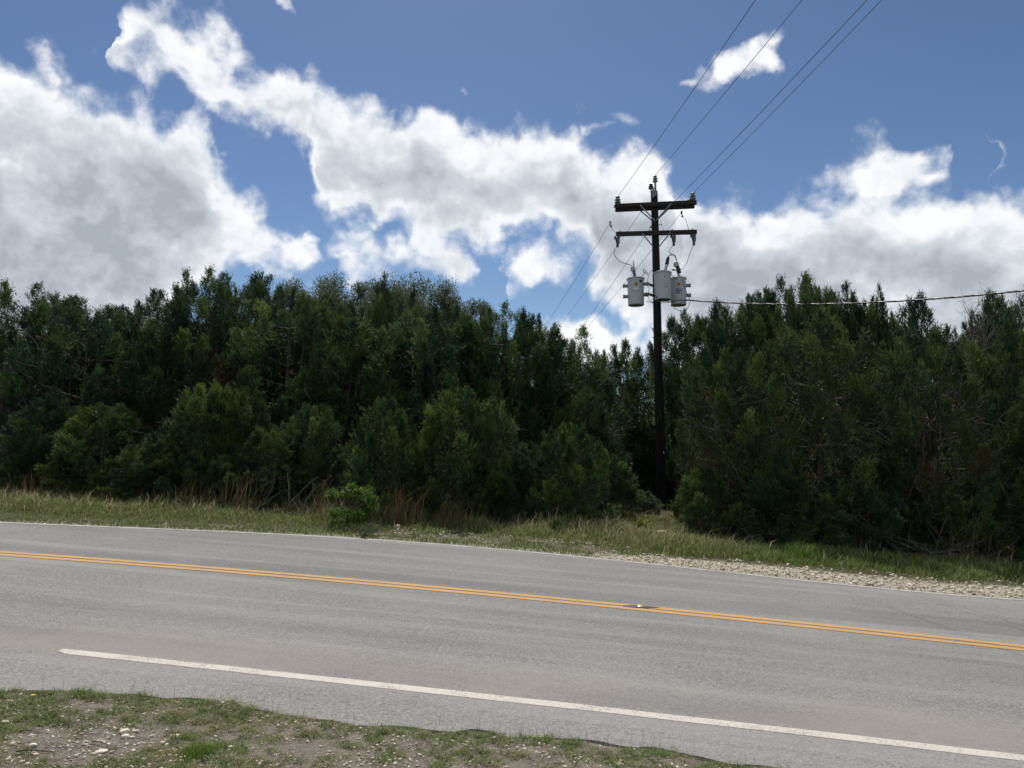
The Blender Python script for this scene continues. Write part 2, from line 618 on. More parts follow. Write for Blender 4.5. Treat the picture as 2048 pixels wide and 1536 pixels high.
m, t, out = new_mat('limestone')
_, a = attr(t, 'tint')
c = coords(t)
cc = t.mix(a[0], (.46, .385, .295), (.76, .68, .57))
cc = t.mix(t.step(t.noise(c, 30, 6, .65), .45, .75, 0, .6), cc, (.33, .29, .24))
principled(t, out, cc, .9, .15, 0, (t.noise(c, 60, 5), .4, .01))
M['stone'] = m

m, t, out = new_mat('creosoted_pole_wood')
c = coords(t)
g = t.noise(t.mapping(c, (14, 14, .5)), 1, 6, .7)
cc = t.mix(t.step(g, .35, .7), (.006, .005, .005), (.024, .018, .016))
principled(t, out, cc, .75, .25, 0, (g, .6, .01))
M['pole'] = m
m, t, out = new_mat('weathered_crossarm_wood')
c = coords(t)
g = t.noise(t.mapping(c, (.6, 14, 14)), 1, 6, .7)
cc = t.mix(t.step(g, .3, .7), (.018, .016, .016), (.05, .045, .044))
principled(t, out, cc, .8, .2, 0, (g, .5, .01))
M['arm'] = m
M['galv'] = mat_simple('galvanised_steel', (.20, .21, .22), .5, .5, .4, .2, 12)
M['dark_metal'] = mat_simple('dark_hardware', (.045, .045, .05), .55, .4, .3)
M['porcelain'] = mat_simple('grey_porcelain', (.17, .18, .185), .2, .5, 0, .1)
M['porcelain_dark'] = mat_simple('dark_glazed_porcelain', (.055, .05, .05), .2, .6, 0, .1)
M['polymer'] = mat_simple('pale_polymer_guard', (.42, .43, .44), .5, .4, 0, .1)
M['rubber'] = mat_simple('black_rubber', (.02, .02, .022), .5, .4, 0, .1)
M['wire'] = mat_simple('weathered_conductor', (.05, .052, .058), .6, .3, .2, .2)
M['bare_wire'] = mat_simple('bare_aluminium_conductor', (.34, .34, .33), .5, .4, .5, .2)
m, t, out = new_mat('grey_tank_enamel')
c = coords(t)
st = t.noise(t.mapping(c, (9, 9, 1.1)), 1, 6, .6)
cc = t.mix(t.step(st, .45, .75, 0, .35), (.45, .485, .50), (.25, .275, .285))
cc = t.mix(t.step(t.noise(c, 22, 5, .7), .66, .78, 0, .35), cc, (.16, .13, .10))
principled(t, out, cc, .38, .45)
M['tank'] = m
M['sticker_orange'] = mat_simple('orange_sticker', (.62, .27, .04), .5, .3, 0, .1)
M['sticker_blue'] = mat_simple('blue_sticker', (.015, .04, .32), .5, .3, 0, .1)
M['plate'] = mat_simple('pale_nameplate', (.62, .65, .67), .4, .4, 0, .06)
M['ink_black'] = mat_simple('black_ink', (.02, .02, .02), .6, .2, 0, .1)
M['ink_white'] = mat_simple('white_ink', (.8, .8, .8), .6, .2, 0, .05)
M['ink_grey'] = mat_simple('faded_grey_ink', (.09, .10, .11), .7, .2, 0, .1)
M['petal'] = mat_simple('yellow_petals', (.8, .55, .02), .6, .2, 0, .1)

# ------------------------------------------------------------------ terrain
SX, SY = -.065, .032


def plane_z(x, y):
    x, y = np.asarray(x, float), np.asarray(y, float)
    return SX * 70 * np.tanh(x / 70) + SY * 60 * np.tanh(y / 60)


def hit(px, py):
    """where the ray through a photograph pixel meets the road plane"""
    d = ray(px, py)
    t_ = -CAMZ / (d[2] - SX * d[0] - SY * d[1])
    return d[0] * t_, d[1] * t_


LX = [0, 200, 400, 600, 900, 1100, 1400, 1600, 1848, 2048]
NEAR = [1290., 1309, 1331.8, 1352.4, 1385.8, 1406.8, 1442.2, 1464.6, 1493.3, 1515.3]
CEN = [1105.8, 1120.6, 1137.6, 1152.8, 1179.6, 1196.4, 1229.4, 1248.2, 1276.8, 1295]
FAR = [1044.4, 1051.7, 1061.5, 1070.3, 1090.2, 1106.3, 1139, 1160.4, 1183.7, 1200.4]


def curve(ys, deg):
    q = np.array([hit(a, b) for a, b in zip(LX, ys)])
    c = np.polyfit(q[:, 0], q[:, 1], deg)
    lo, hi = q[:, 0].min(), q[:, 0].max()
    d = np.polyder(c)

    def f(x):
        x = np.asarray(x, float)
        xc = np.clip(x, lo, hi)
        return np.polyval(c, xc) + np.where(x < lo, (x - lo) * np.polyval(d, lo), 0) + np.where(x > hi, (x - hi) * np.polyval(d, hi), 0)
    return f


yN, yC, yF = curve(NEAR, 2), curve(CEN, 3), curve(FAR, 4)
# near edge of the asphalt
EDGE = [(-200, 1352), (0, 1374), (150, 1376), (270, 1385), (330, 1392), (470, 1398), (560, 1418), (730, 1444), (900, 1456), (1000, 1462), (1150, 1474), (1300, 1494), (1420, 1512), (1560, 1534), (1800, 1570)]
EQ = np.array([hit(a, b) for a, b in EDGE])


def yE(x):
    x = np.asarray(x, float)
    y = np.interp(x, EQ[:, 0], EQ[:, 1])
    y = y + .09 * (vnoise(x, x * 0, .22, 14, 4) - .5)
    y = np.where(x < EQ[0, 0], EQ[0, 1] + (x - EQ[0, 0]) * -.06, y)
    y = np.where(x > EQ[-1, 0], EQ[-1, 1] + (x - EQ[-1, 0]) * -.12, y)
    return y


def edge_far(x):
    return yF(x) + .14 + .05 * (vnoise(x, x * 0, .5, 5) - .5)


def verge_up(x, y):
    e = y - edge_far(x)
    return np.clip(e - .1, 0, 1) ** 1.2 * (.02 + .10 * vnoise(x, y, 1.6, 8)) + np.clip(e - 2.2, 0, 3) * .05


def ground_z(x, y):
    x, y = np.asarray(x, float), np.asarray(y, float)
    z = plane_z(x, y)
    e = y - edge_far(x)
    n = yE(x) - y
    off = -.03 + np.where(e > 0, np.minimum(e * .25, .035) + verge_up(x, y), 0)
    off = off + np.where(n > 0, np.minimum(n * .35, .035) + np.clip(n, 0, .8) * (.055 * (vnoise(x, y, .5, 3) - .42)) + .012 * (vnoise(x, y, .09, 4) - .5), 0)
    return z + off


def axis(lo, hi, step, far, g=1.25):
    a = list(np.arange(lo, hi, step))
    s, v = step, hi
    while v < far:
        a.append(v)
        s *= g
        v += s
    a.append(far)
    s, v, b = step, lo, []
    while v > -far:
        s *= g
        v -= s
        b.append(v)
    return np.array(sorted(b) + a)


def gravel_out(x):
    """width of the pale stone shoulder beyond the far line"""
    w = np.interp(x, [-9, -4, -2.2, -.6, 1.2, 2.2, 3.5, 5.5, 7.5, 12], [.08, .12, .18, .2, .3, .6, .75, .8, .72, .65])
    return w


gx = np.unique(np.concatenate([axis(-14, 14, .16, 900), np.arange(-4.5, 3.5, .05)]))
gy = np.unique(np.concatenate([axis(2.6, 20, .14, 900), np.arange(2.9, 5.2, .04)]))
XX, YY = np.meshgrid(gx, gy, indexing='ij')
ZZ = ground_z(XX, YY)
nx, ny = XX.shape
i, j = np.meshgrid(np.arange(nx - 1), np.arange(ny - 1), indexing='ij')
i, j = i.ravel(), j.ravel()
gf = np.stack([i * ny + j, (i + 1) * ny + j, (i + 1) * ny + j + 1, i * ny + j + 1], 1)
E_ = YY - edge_far(XX)
patch = np.clip(1.6 - abs(E_ - .95) / .55, 0, 1) * np.clip((XX + 3.2) / 1.2, 0, 1) * np.clip((2.6 - XX) / .8, 0, 1) * .38
zr = np.where(E_ > -.3, np.maximum(np.clip((gravel_out(XX) - E_) / .5 + .5, 0, 1), patch), 0)
zg_ = np.where(E_ > -.3, np.clip(E_ * .9, 0, 1), 0)
zn = np.where(yE(XX) - YY > -.2, 1.0, 0)
zone = np.stack([zr, zg_, zn], -1).reshape(-1, 3)
go_ = obj('ground', mesh('ground', np.stack([XX, YY, ZZ], -1).reshape(-1, 3), gf, M['soil'], {'zone': zone}, True))
tag(go_, kind='structure')


def strip(name, xs, y0, y1, lift, mat, nv=2):
    """a sheet lying on the road plane between two curves"""
    xs = np.asarray(xs)
    V, UV = [], []
    s = np.concatenate([[0], np.cumsum(np.hypot(np.diff(xs), np.diff(yC(xs))))]) + xs[0]
    a, b = y0(xs), y1(xs)
    for k in range(nv):
        y = a + (b - a) * k / (nv - 1)
        V.append(np.stack([xs, y, plane_z(xs, y) + lift], 1))
        UV.append(np.stack([s, y - yN(xs)], 1))
    n = len(xs)
    F = np.concatenate([np.stack([np.arange(n - 1) + k * n, np.arange(1, n) + k * n, np.arange(1, n) + (k + 1) * n, np.arange(n - 1) + (k + 1) * n], 1) for k in range(nv - 1)])
    return tag(obj(name, mesh(name, np.concatenate(V), F, mat, uv=np.concatenate(UV))), kind='structure')


rx = np.unique(np.concatenate([np.linspace(-160, -14, 60), np.arange(-14, 14, .05), np.linspace(14, 160, 60)]))


def near_asphalt(x):
    return yE(x) - .05 + .16 * (vnoise(x, x * 0, .3, 11, 4) - .5)


strip('road', rx, near_asphalt, edge_far, 0, M['asphalt'], 24)
# thickness of the broken asphalt edge on the near side
xs = rx
y0 = near_asphalt(xs)
V = np.concatenate([np.stack([xs, y0, plane_z(xs, y0)], 1), np.stack([xs, y0 - .02, plane_z(xs, y0) - .06], 1)])
n = len(xs)
tag(obj('road_edge', mesh('road_edge', V, np.stack([np.arange(n - 1), np.arange(n - 1) + n, np.arange(1, n) + n, np.arange(1, n)], 1), M['asphalt'])), kind='structure')
X0 = float(hit(112, 1304)[0])
lxs = np.concatenate([np.arange(X0, 14, .04), np.linspace(14.05, 160, 40)])


def wob(x, s, k=.012):
    return k * (vnoise(x, x * 0, .35, s, 3) - .5)


strip('edge_line', lxs, lambda x: yN(x) - .055 + wob(x, 21) + .05 * np.clip(1 - (x - X0) / .09, 0, 1), lambda x: yN(x) + .055 + wob(x, 22), .002, M['white_paint'])
fx = np.unique(np.concatenate([np.linspace(-160, -14, 60), np.arange(-14, 14, .1), np.linspace(14, 160, 60)]))
strip('edge_line', fx, lambda x: yF(x) - .05 + wob(x, 23), lambda x: yF(x) + .05 + wob(x, 24), .004, M['white_far'])
for dy in (-.088, .088):
    strip('centre_line', fx, lambda x: yC(x) + dy * 1.0 - .060 + wob(x, 25), lambda x: yC(x) + dy + .060 + wob(x, 26), .004, M['yellow_paint'])

# ------------------------------------------------------------------ utility pole
PD = 22.0
pb = P(1324, 1027, PD)
PXY = pb[:2]
pz0 = float(ground_z(pb[0], PD))
topz = P(1309, 383, PD)[2]
AX = np.array([.9968, -.08, 0])                # along the crossarms
FX = np.array([.08, .9968, 0])                 # away from the road, across the arms
Cz = np.array([PXY[0], PXY[1], 0])


def at(a, f, z):
    """a metres along the arms, f metres behind the pole axis, height z"""
    return Cz + AX * a + FX * f + np.array([0, 0, z])


def zpx(py, d=PD):
    return P(1316, py, d)[2]


def arel(px, py):
    """arm coordinate of a pixel at the pole's distance"""
    q = P(px, py, PD)
    return float((q - Cz)[:2] @ AX[:2])


pole = empty('utility_pole', (PXY[0], PXY[1], pz0), 'dark wooden power pole with two crossarms rising behind the roadside junipers', 'utility pole')


def child(mb, name, mat, parent, sm=True, label=None):
    """link a mesh built in world space under a thing"""
    o = mb.build(name, mat, None)
    base = parent
    loc = np.array(base.location) if base.parent is None else np.array(base.matrix_world.translation)
    # parts are built in world coordinates: shift their vertices into the thing's frame
    root = parent
    while root.parent is not None:
        root = root.parent
    v = np.empty(len(o.data.vertices) * 3, np.float32)
    o.data.vertices.foreach_get('co', v)
    v = v.reshape(-1, 3) - np.array(root.location, np.float32)
    o.data.vertices.foreach_set('co', v.ravel())
    o.parent = parent
    if sm:
        auto_smooth(o)
    if label:
        o['label'] = label
    return o


b = MB()
zz = np.linspace(pz0 - .3, topz, 14)
b.tube(np.stack([np.full(14, PXY[0]) + .004 * np.sin(zz), np.full(14, PXY[1]), zz], 1), np.linspace(.152, .108, 14), 16)
child(b, 'shaft', M['pole'], pole)
ARMH, AL = .055, 1.24
zA = zpx(412.5)
zB = zpx(469.5)
tilt = .018
for k, (f, z, nm, ln) in enumerate(((-.165, zA, 'crossarm', AL + .01), (.165, zA + .005, 'crossarm', AL), (-.165, zB, 'crossarm', AL))):
    b = MB()
    sh = .02 if k < 2 else .01
    d = AX + np.array([0, 0, tilt if k < 2 else 0.0])
    b.box(at(sh, f, z), (ln, .05, .066), d, FX)
    child(b, nm, M['arm'], pole)
# braces
for k, (a0, z0, a1, z1, f) in enumerate(((-.48, zA - .03, -.02, zA - .52, -.235), (.48, zA - .02, .02, zA - .50, -.235), (-.44, zA - .03, -.04, zA - .44, .235), (.44, zA - .03, .04, zA - .44, .235),
                                         (-.43, zB - .02, -.10, zB - .42, -.23), (.43, zB - .02, .10, zB - .42, -.23))):
    p0, p1 = at(a0, f, z0), at(a1, f * (.62 if k < 4 else .62), z1)
    b = MB()
    d = p1 - p0
    b.box((p0 + p1) / 2, (np.linalg.norm(d) / 2, .006, .019), d, FX)
    child(b, 'brace', M['galv'], pole)
# through bolts joining the double arm
for a in (-1.12, -.52, .52, 1.12):
    b = MB()
    b.tube([at(a, -.24, zA + a * tilt), at(a, .24, zA + a * tilt)], .010, 6)
    for f in (-.225, .225):
        b.lathe([(.022, -.006), (.022, .006)], at(a, f, zA + a * tilt), FX, 8)
    child(b, 'bolt', M['dark_metal'], pole)
for a in (-1.1, -.18, .5, 1.12):
    b = MB()
    b.tube([at(a, -.165, zB + .10), at(a, -.165, zB - .12)], .012, 6)
    b.lathe([(.02, 0), (.02, .02)], at(a, -.165, zB + .085), (0, 0, 1), 8)
    child(b, 'bolt', M['dark_metal'], pole)


def insulator(p, h=.2, r=.068, name='insulator', mat='porcelain', ax=(0, 0, 1)):
    b = MB()
    prof = [(.018, -.09), (.018, 0), (.030, .0), (.034, h * .10), (r * .95, h * .16), (r, h * .24), (r * .55, h * .33), (r * .5, h * .40),
            (r * .9, h * .46), (r * .95, h * .54), (r * .5, h * .63), (r * .45, h * .70), (r * .7, h * .78), (r * .72, h * .88), (r * .45, h * .93), (r * .3, h)]
    b.lathe(prof, p, ax, 16)
    return child(b, name, M[mat], pole)


ins_left = at(-1.16, -.165, zA + .06 - 1.16 * tilt)
ins_right = at(1.16, -.165, zA + .06 + 1.16 * tilt)
insulator(ins_left, .27, .10)
insulator(ins_right, .27, .10)
insulator(at(-1.20, .165, zA + .06 - 1.16 * tilt), .13, .07, mat='porcelain_dark')
insulator(at(1.08, .165, zA + .06 + 1.1 * tilt), .17, .075, mat='porcelain_dark')
# pole-top bracket and its two insulators
b = MB()
b.box(at(.02, -.14, topz + .02), (.03, .02, .22), AX, FX)
b.box(at(-.045, -.13, topz - .08), (.028, .018, .16), AX, FX)
child(b, 'top_bracket', M['galv'], pole)
ins_top = at(.02, -.14, topz + .22)
insulator(ins_top, .26, .085)
insulator(at(-.10, .0, topz + .06), .2, .085, mat='porcelain_dark')
# fuse cutouts below the lower arm
CUT = []
for px in (1234, 1344, 1383):
    a = arel(px, 480)
    t0 = at(a + .03, -.27, zB - .07)
    t1 = at(a - .0, -.30, zB - .42)
    b = MB()
    b.box(at(a + .03, -.24, zB - .09), (.03, .05, .012), AX, FX)
    b.box(at(a + .05, -.26, zB - .14), (.022, .03, .06), AX, FX)
    ct = child(b, 'fuse_cutout', M['dark_metal'], pole)
    b = MB()
    ax_ = t1 - t0
    L = np.linalg.norm(ax_)
    prof = [(.03, L * .18)]
    for q in np.linspace(.22, .72, 7):
        prof += [(.035, L * q), (.058, L * (q + .02)), (.058, L * (q + .035)), (.035, L * (q + .055))]
    prof += [(.03, L * .82)]
    b.lathe(prof, t0, ax_, 12)
    child(b, 'cutout_insulator', M['porcelain'], ct)
    b = MB()
    b.tube([t0 + AX * -.09 + FX * -.04 + np.array([0, 0, -.10]), t1 + AX * -.02 + FX * -.05], .016, 8)
    b.box(t1 + AX * .0, (.035, .03, .045), AX, FX)
    b.box(t0 + AX * -.10 + FX * -.03 + np.array([0, 0, -.09]), (.03, .02, .05), AX, FX)
    child(b, 'fuse_tube', M['dark_metal'], ct)
    CUT.append((t0, t1))
# dead-end clamps on the far side
dL, dR = at(-1.36, .55, zpx(431)), at(.86, .20, zpx(422))
dC, dN = at(-.22, .45, zpx(398)), at(-.12, .16, zpx(451))
for p in (dL, dR, dC):
    b = MB()
    b.box(p, (.022, .06, .035), AX, FX)
    b.tube([p, p + np.array([.02, 0, -.11])], .014, 6)
    b.lathe([(.028, 0), (.032, .02), (.03, .05)], p + np.array([.02, 0, -.15]), (0, 0, 1), 8)
    child(b, 'wire_clamp', M['dark_metal'], pole)
b = MB()
b.box(dN + AX * .02, (.05, .03, .02), AX, FX)
b.tube([at(-.15, .0, zpx(451)), at(.22, -.02, zpx(450))], .011, 6)
child(b, 'wire_clamp', M['dark_metal'], pole)
# small metal tag low on the pole
b = MB()
q = P(1331, 905, PD)
b.box(at(.075, -.125, q[2]), (.018, .003, .035), AX, FX)
child(b, 'marker_tag', M['plate'], pole)
b = MB()
b.tube([at(.088, -.112, z) for z in np.linspace(pz0 - .05, zpx(612), 12)], .008, 5)
child(b, 'ground_wire', M['wire'], pole)

# ------------------------------------------------------------------ conductors (each a thing of its own)
LD = np.array([-.098, .995])


def plan_t(S0, px, py, dirn):
    """distance along a plan line at which the ray through a pixel crosses it, and the height there"""
    d = ray(px, py)
    A = np.array([[dirn[0], -d[0]], [dirn[1], -d[1]]])
    t_, s_ = np.linalg.solve(A, -np.asarray(S0[:2]))
    return t_, CAMZ + d[2] * s_


def conductor(name, S0, pix, tend, label, group, curv=.0011, rad=.0065, dirn=LD):
    t1, z1 = plan_t(S0, *pix, dirn)
    mm = (z1 - S0[2] - curv * t1 * t1) / t1
    ts = np.linspace(0, tend, 60)
    pts = np.stack([S0[0] + dirn[0] * ts, S0[1] + dirn[1] * ts, S0[2] + mm * ts + curv * ts * ts], 1)
    b = MB()
    b.tube(pts - np.asarray(S0), rad, 5)
    o = b.build(name, M['wire'], None, True)
    o.location = S0
    tag(o, label, 'power line', group)
    return o


G1, G2 = 'power lines coming over the road to the pole', 'power lines leaving the pole over the wood'
top_of = lambda p, h: p + np.array([0, 0, h])
conductor('power_line', top_of(ins_left, .235), (1510, 1), -40, 'thin overhead wire from the left end insulator up to the top edge, leftmost of four', G1)
conductor('power_line', top_of(ins_top, .245), (1603, 1), -40, 'thin overhead wire rising from the pole-top insulator across the small lone cloud', G1)
conductor('power_line', at(arel(1302, 452), -.14, zpx(452)), (1733, 1), -40, 'thin overhead wire passing behind the top crossarm to the pole side, third of four', G1)
conductor('power_line', top_of(ins_right, .235), (1762, 1), -40, 'thin overhead wire from the right end insulator up to the top edge, rightmost of four', G1)
conductor('power_line', dL, (1098, 640), 62, 'wire running down left from the clamp beyond the left crossarm end to the treetops', G2)
conductor('power_line', dC, (1122, 648), 62, 'wire descending behind the crossarms from beside the pole top, second from left', G2)
conductor('power_line', dN, (1148, 676), 62, 'wire leaving the pole side below the double crossarm and descending left, third from left', G2)
conductor('power_line', dR, (1147, 686), 62, 'wire descending left from the clamp under the right part of the double crossarm', G2)

# twisted service cable to the right
s0 = P(1372, 600, 21.8)
sdir = np.array([.70, -.714])
pp = [plan_t(s0, px, py, sdir) for px, py in ((1480, 605), (1600, 608), (1750, 605.5), (1900, 597), (2046, 580))]
tt, zz = np.array([p[0] for p in pp]), np.array([p[1] for p in pp])
Aq = np.stack([tt, tt * tt], 1)
cq = np.linalg.lstsq(Aq, zz - s0[2], rcond=None)[0]
ts = np.arange(0, 16.5, .06)
core = np.stack([s0[0] + sdir[0] * ts, s0[1] + sdir[1] * ts, s0[2] + cq[0] * ts + cq[1] * ts * ts], 1)
serv = empty('service_cable', s0, 'twisted black and silver service cable sagging right from the transformers across the treetops', 'power line')
perp = np.array([-sdir[1], sdir[0], 0])
for k in range(3):
    ph = ts / .42 * 2 * np.pi + k * 2 * np.pi / 3
    pts = core + .014 * (np.cos(ph)[:, None] * perp + np.sin(ph)[:, None] * np.array([0, 0, 1]))
    b = MB()
    b.tube(pts, .012, 5)
    child(b, 'bare_conductor' if k == 0 else 'insulated_conductor', M['bare_wire'] if k == 0 else M['rubber'], serv, True)

# ------------------------------------------------------------------ transformers
CURVES = []


def smooth_path(pts, n=24):
    pts = np.asarray(pts, float)
    t_ = np.concatenate([[0], np.cumsum(np.linalg.norm(np.diff(pts, axis=0), axis=1))])
    u = np.linspace(0, t_[-1], n)
    # Catmull-Rom through the points
    out = []
    ext = np.vstack([2 * pts[0] - pts[1], pts, 2 * pts[-1] - pts[-2]])
    for q in u:
        k = min(np.searchsorted(t_, q, side='right') - 1, len(pts) - 2)
        s_ = (q - t_[k]) / (t_[k + 1] - t_[k] + 1e-9)
        p0, p1, p2, p3 = ext[k], ext[k + 1], ext[k + 2], ext[k + 3]
        out.append(.5 * ((2 * p1) + (-p0 + p2) * s_ + (2 * p0 - 5 * p1 + 4 * p2 - p3) * s_ ** 2 + (-p0 + 3 * p1 - 3 * p2 + p3) * s_ ** 3))
    return np.array(out)


def text_mesh(body, size):
    cu = bpy.data.curves.new('lettering', 'FONT')
    cu.body, cu.size = body, size
    cu.align_x, cu.align_y = 'CENTER', 'CENTER'
    cu.extrude = .001
    cu.offset = size * .008
    cu.resolution_u = 2
    o = bpy.data.objects.new('lettering', cu)
    COL.objects.link(o)
    dg = bpy.context.evaluated_depsgraph_get()
    me = bpy.data.meshes.new_from_object(o.evaluated_get(dg))
    bpy.data.objects.remove(o)
    return me


def wrap(me, org, rad, ang, z, lift):
    """bend a flat mesh (x right, y up) round a vertical drum; ang is the direction it faces"""
    v = np.empty(len(me.vertices) * 3, np.float32)
    me.vertices.foreach_get('co', v)
    v = v.reshape(-1, 3)
    th = ang + v[:, 0] / rad
    rr = rad + lift + v[:, 2]
    w = np.stack([rr * np.cos(th), rr * np.sin(th), z + v[:, 1]], 1) + np.asarray(org)
    me.vertices.foreach_set('co', w.astype(np.float32).ravel())
    me.update()


def patch_mesh(w, h, n=10):
    V, F = [], []
    for k in range(n + 1):
        x = -w / 2 + w * k / n
        V += [(x, -h / 2, 0), (x, h / 2, 0), (x, h / 2, .002), (x, -h / 2, .002)]
    for k in range(n):
        a_, c_ = 4 * k, 4 * (k + 1)
        F += [(a_ + 3, c_ + 3, c_ + 2, a_ + 2), (a_ + 2, c_ + 2, c_ + 1, a_ + 1), (a_, c_, c_ + 3, a_ + 3)]
    F += [(0, 3, 2, 1), (4 * n, 4 * n + 1, 4 * n + 2, 4 * n + 3)]
    return mesh('patch', np.array(V), np.array(F))


def transformer(cxpx, toppx, botpx, a_off, f_off, label, rad, hangers):
    cpos = at(a_off, f_off, 0)
    d = cpos[1]
    ztop = P(cxpx, toppx, d - rad)[2]
    zbot = P(cxpx, botpx, d - rad)[2]
    H = ztop - zbot
    T = empty('transformer', (cpos[0], cpos[1], zbot), label, 'transformer', 'pole transformers')
    b = MB()
    b.lathe([(rad * .955, .012), (rad * .965, .0), (rad * .97, .03), (rad * .985, H * .55), (rad, H - .06), (rad * 1.0, H - .05)], (cpos[0], cpos[1], zbot), k=40)
    tank = child(b, 'tank', M['tank'], T)
    b = MB()
    b.lathe([(rad * 1.0, H - .051), (rad * 1.085, H - .05), (rad * 1.10, H - .035), (rad * 1.085, H - .015), (rad * 1.0, H - .008), (rad * .7, H + .025), (rad * .25, H + .04), (.001, H + .042)], (cpos[0], cpos[1], zbot), k=40)
    lid = child(b, 'lid', M['tank'], T)
    for hx, hz in hangers:
        # steel hanger bars standing off the tank
        b = MB()
        p = np.array([cpos[0], cpos[1], zbot + H * hz]) + AX * hx * (rad + .055)
        b.box(p, (.085, .04, .045), AX, FX)
        b.box(p + AX * hx * .06 + FX * -.003, (.022, .048, .055), AX, FX)
        child(b, 'hanger', M['galv'], T)
    return T, cpos, zbot, H, tank, lid


aL, aM, aR = arel(1272, 580), arel(1322, 580), arel(1356, 580)
RADT = .255
FACE = math.atan2(-1, -.15)
TL = transformer(1272, 552, 607, aL, .02, 'grey transformer tank left of the pole with orange number tag and blank pale plate', RADT, ((-1, .72), (-1, .33), (1, .78), (1, .38)))
TM = transformer(1322, 540, 596, aM, -.42, 'plain grey transformer tank in front of the pole, middle of the three', RADT, ())
TR = transformer(1356, 552, 607, aR, .02, 'grey transformer tank right of the pole with a blue lettered sticker', RADT * .96, ((1, .72), (1, .36), (-1, .72), (-1, .36)))


def sticker(tr, name, w, h, z, mat, xo=0.0, letters=None, lm=None, ls=.05, rad=RADT):
    T, cpos, zbot, H, tank, lid = tr
    ang = math.atan2(-cpos[1], -cpos[0]) + xo
    org = np.array([0, 0, 0])
    me = patch_mesh(w, h)
    wrap(me, org, rad, ang, z * H, .002)
    me.materials.append(M[mat])
    o = obj(name, me, T)
    if letters:
        for txt, dz in letters:
            tm = text_mesh(txt, ls)
            wrap(tm, org, rad, ang, z * H + dz, .005)
            tm.materials.clear()
            tm.materials.append(M[lm])
            obj('lettering', tm, o)
    return o


sticker(TL, 'number_tag', .10, .095, .72, 'sticker_orange', .02, [('25', 0)], 'ink_black', .085)
sticker(TL, 'nameplate', .155, .105, .52, 'plate', .05)
sticker(TR, 'number_tag', .105, .10, .72, 'sticker_orange', .1, [('25', 0)], 'ink_black', .09, RADT * .96)
sticker(TR, 'warning_sticker', .16, .165, .47, 'sticker_blue', .07, [('NO', .042), ('PCB', -.042)], 'ink_white', .082, RADT * .96)
for tr in (TM,):
    T, cpos, zbot, H, tank, lid = tr
    for z in (.80, .45):
        b = MB()
        ang = math.atan2(-cpos[1], -cpos[0]) + .35
        p = np.array([cpos[0], cpos[1], zbot + z * H]) + np.array([math.cos(ang), math.sin(ang), 0]) * RADT
        b.box(p, (.03, .028, .028), (math.cos(ang), math.sin(ang), 0), (-math.sin(ang), math.cos(ang), 0))
        b.lathe([(.016, 0), (.018, .03), (.018, .09), (.010, .10)], p + np.array([math.cos(ang), math.sin(ang), 0]) * .012 + np.array([0, 0, .01]), (0, 0, 1), 10)
        child(b, 'lug', M['tank'], T)
# lid bolt on the left tank, drain on the right one
T, cpos, zbot, H, tank, lid = TL
ang = math.atan2(-cpos[1], -cpos[0]) + .62
b = MB()
p = np.array([cpos[0], cpos[1], zbot + .83 * H]) + np.array([math.cos(ang), math.sin(ang), 0]) * (RADT - .01)
b.lathe([(.042, 0), (.045, .025), (.03, .032), (.012, .034)], p, (math.cos(ang), math.sin(ang), 0), 16)
child(b, 'relief_valve', M['rubber'], T)


def bushing(tr, p0, p1, cover=None, r=.05):
    """ribbed high-voltage bushing rising from p0 to p1 on a lid"""
    b = MB()
    ax_ = p1 - p0
    L = np.linalg.norm(ax_)
    prof = [(r * 1.05, 0)]
    for q in np.linspace(.06, .62, 4):
        prof += [(r * .72, L * q), (r * 1.15, L * (q + .04)), (r * 1.15, L * (q + .07)), (r * .72, L * (q + .10))]
    prof += [(r * .5, L * .8), (r * .25, L * .82), (r * .25, L)]
    b.lathe(prof, p0, ax_, 14)
    o = child(b, 'bushing', M[cover or 'porcelain_dark'], tr[0])
    return o


def guard(tr, p, ax_, L, r, mat='polymer'):
    b = MB()
    b.lathe([(r * .9, 0), (r, L * .1), (r * 1.05, L * .45), (r * .9, L * .7), (r * .5, L * .92), (r * .2, L)], p, ax_, 14)
    return child(b, 'animal_guard', M[mat], tr[0])


q0, q1 = P(1270.5, 556, TL[1][1] - .1), P(1266.5, 538, TL[1][1] - .1)
bushing(TL, q0, q1)
guard(TL, P(1266.8, 542, TL[1][1] - .1), q1 - q0, .17, .075)
b = MB()
b.tube([P(1266.6, 534, TL[1][1] - .1), P(1267, 521, TL[1][1] - .1)], [.02, .007], 8)
child(b, 'arrester_rod', M['dark_metal'], TL[0])
m0, m1 = P(1330.5, 541, TM[1][1] - .02), P(1334, 527, TM[1][1] - .02)
b = MB()
b.lathe([(.05, 0), (.055, .02), (.042, .04), (.045, .2), (.04, .24)], m0, m1 - m0, 14)
child(b, 'bushing', M['polymer'], TM[0])
b = MB()
m2 = P(1337, 512, TM[1][1] - .02)
b.lathe([(.055, 0), (.06, .04), (.05, .09), (.055, .12), (.05, .2), (.022, .26)], m1 + (m1 - m0) * -.15, m2 - m1, 14)
child(b, 'bushing_cover', M['rubber'], TM[0])
r0, r1 = P(1357.5, 552, TR[1][1] - .08), P(1357, 534, TR[1][1] - .08)
b = MB()
b.lathe([(.06, 0), (.06, .05), (.045, .07), (.045, .1)], r0 + np.array([0, 0, -.05]), (0, 0, 1), 14)
child(b, 'bushing', M['polymer'], TR[0])
b = MB()
b.lathe([(.052, 0), (.07, .03), (.06, .08), (.07, .11), (.06, .16), (.06, .22), (.03, .27)], P(1358.5, 547, TR[1][1] - .08), P(1355, 534, TR[1][1] - .08) - P(1358.5, 547, TR[1][1] - .08), 14)
child(b, 'bushing_cover', M['rubber'], TR[0])
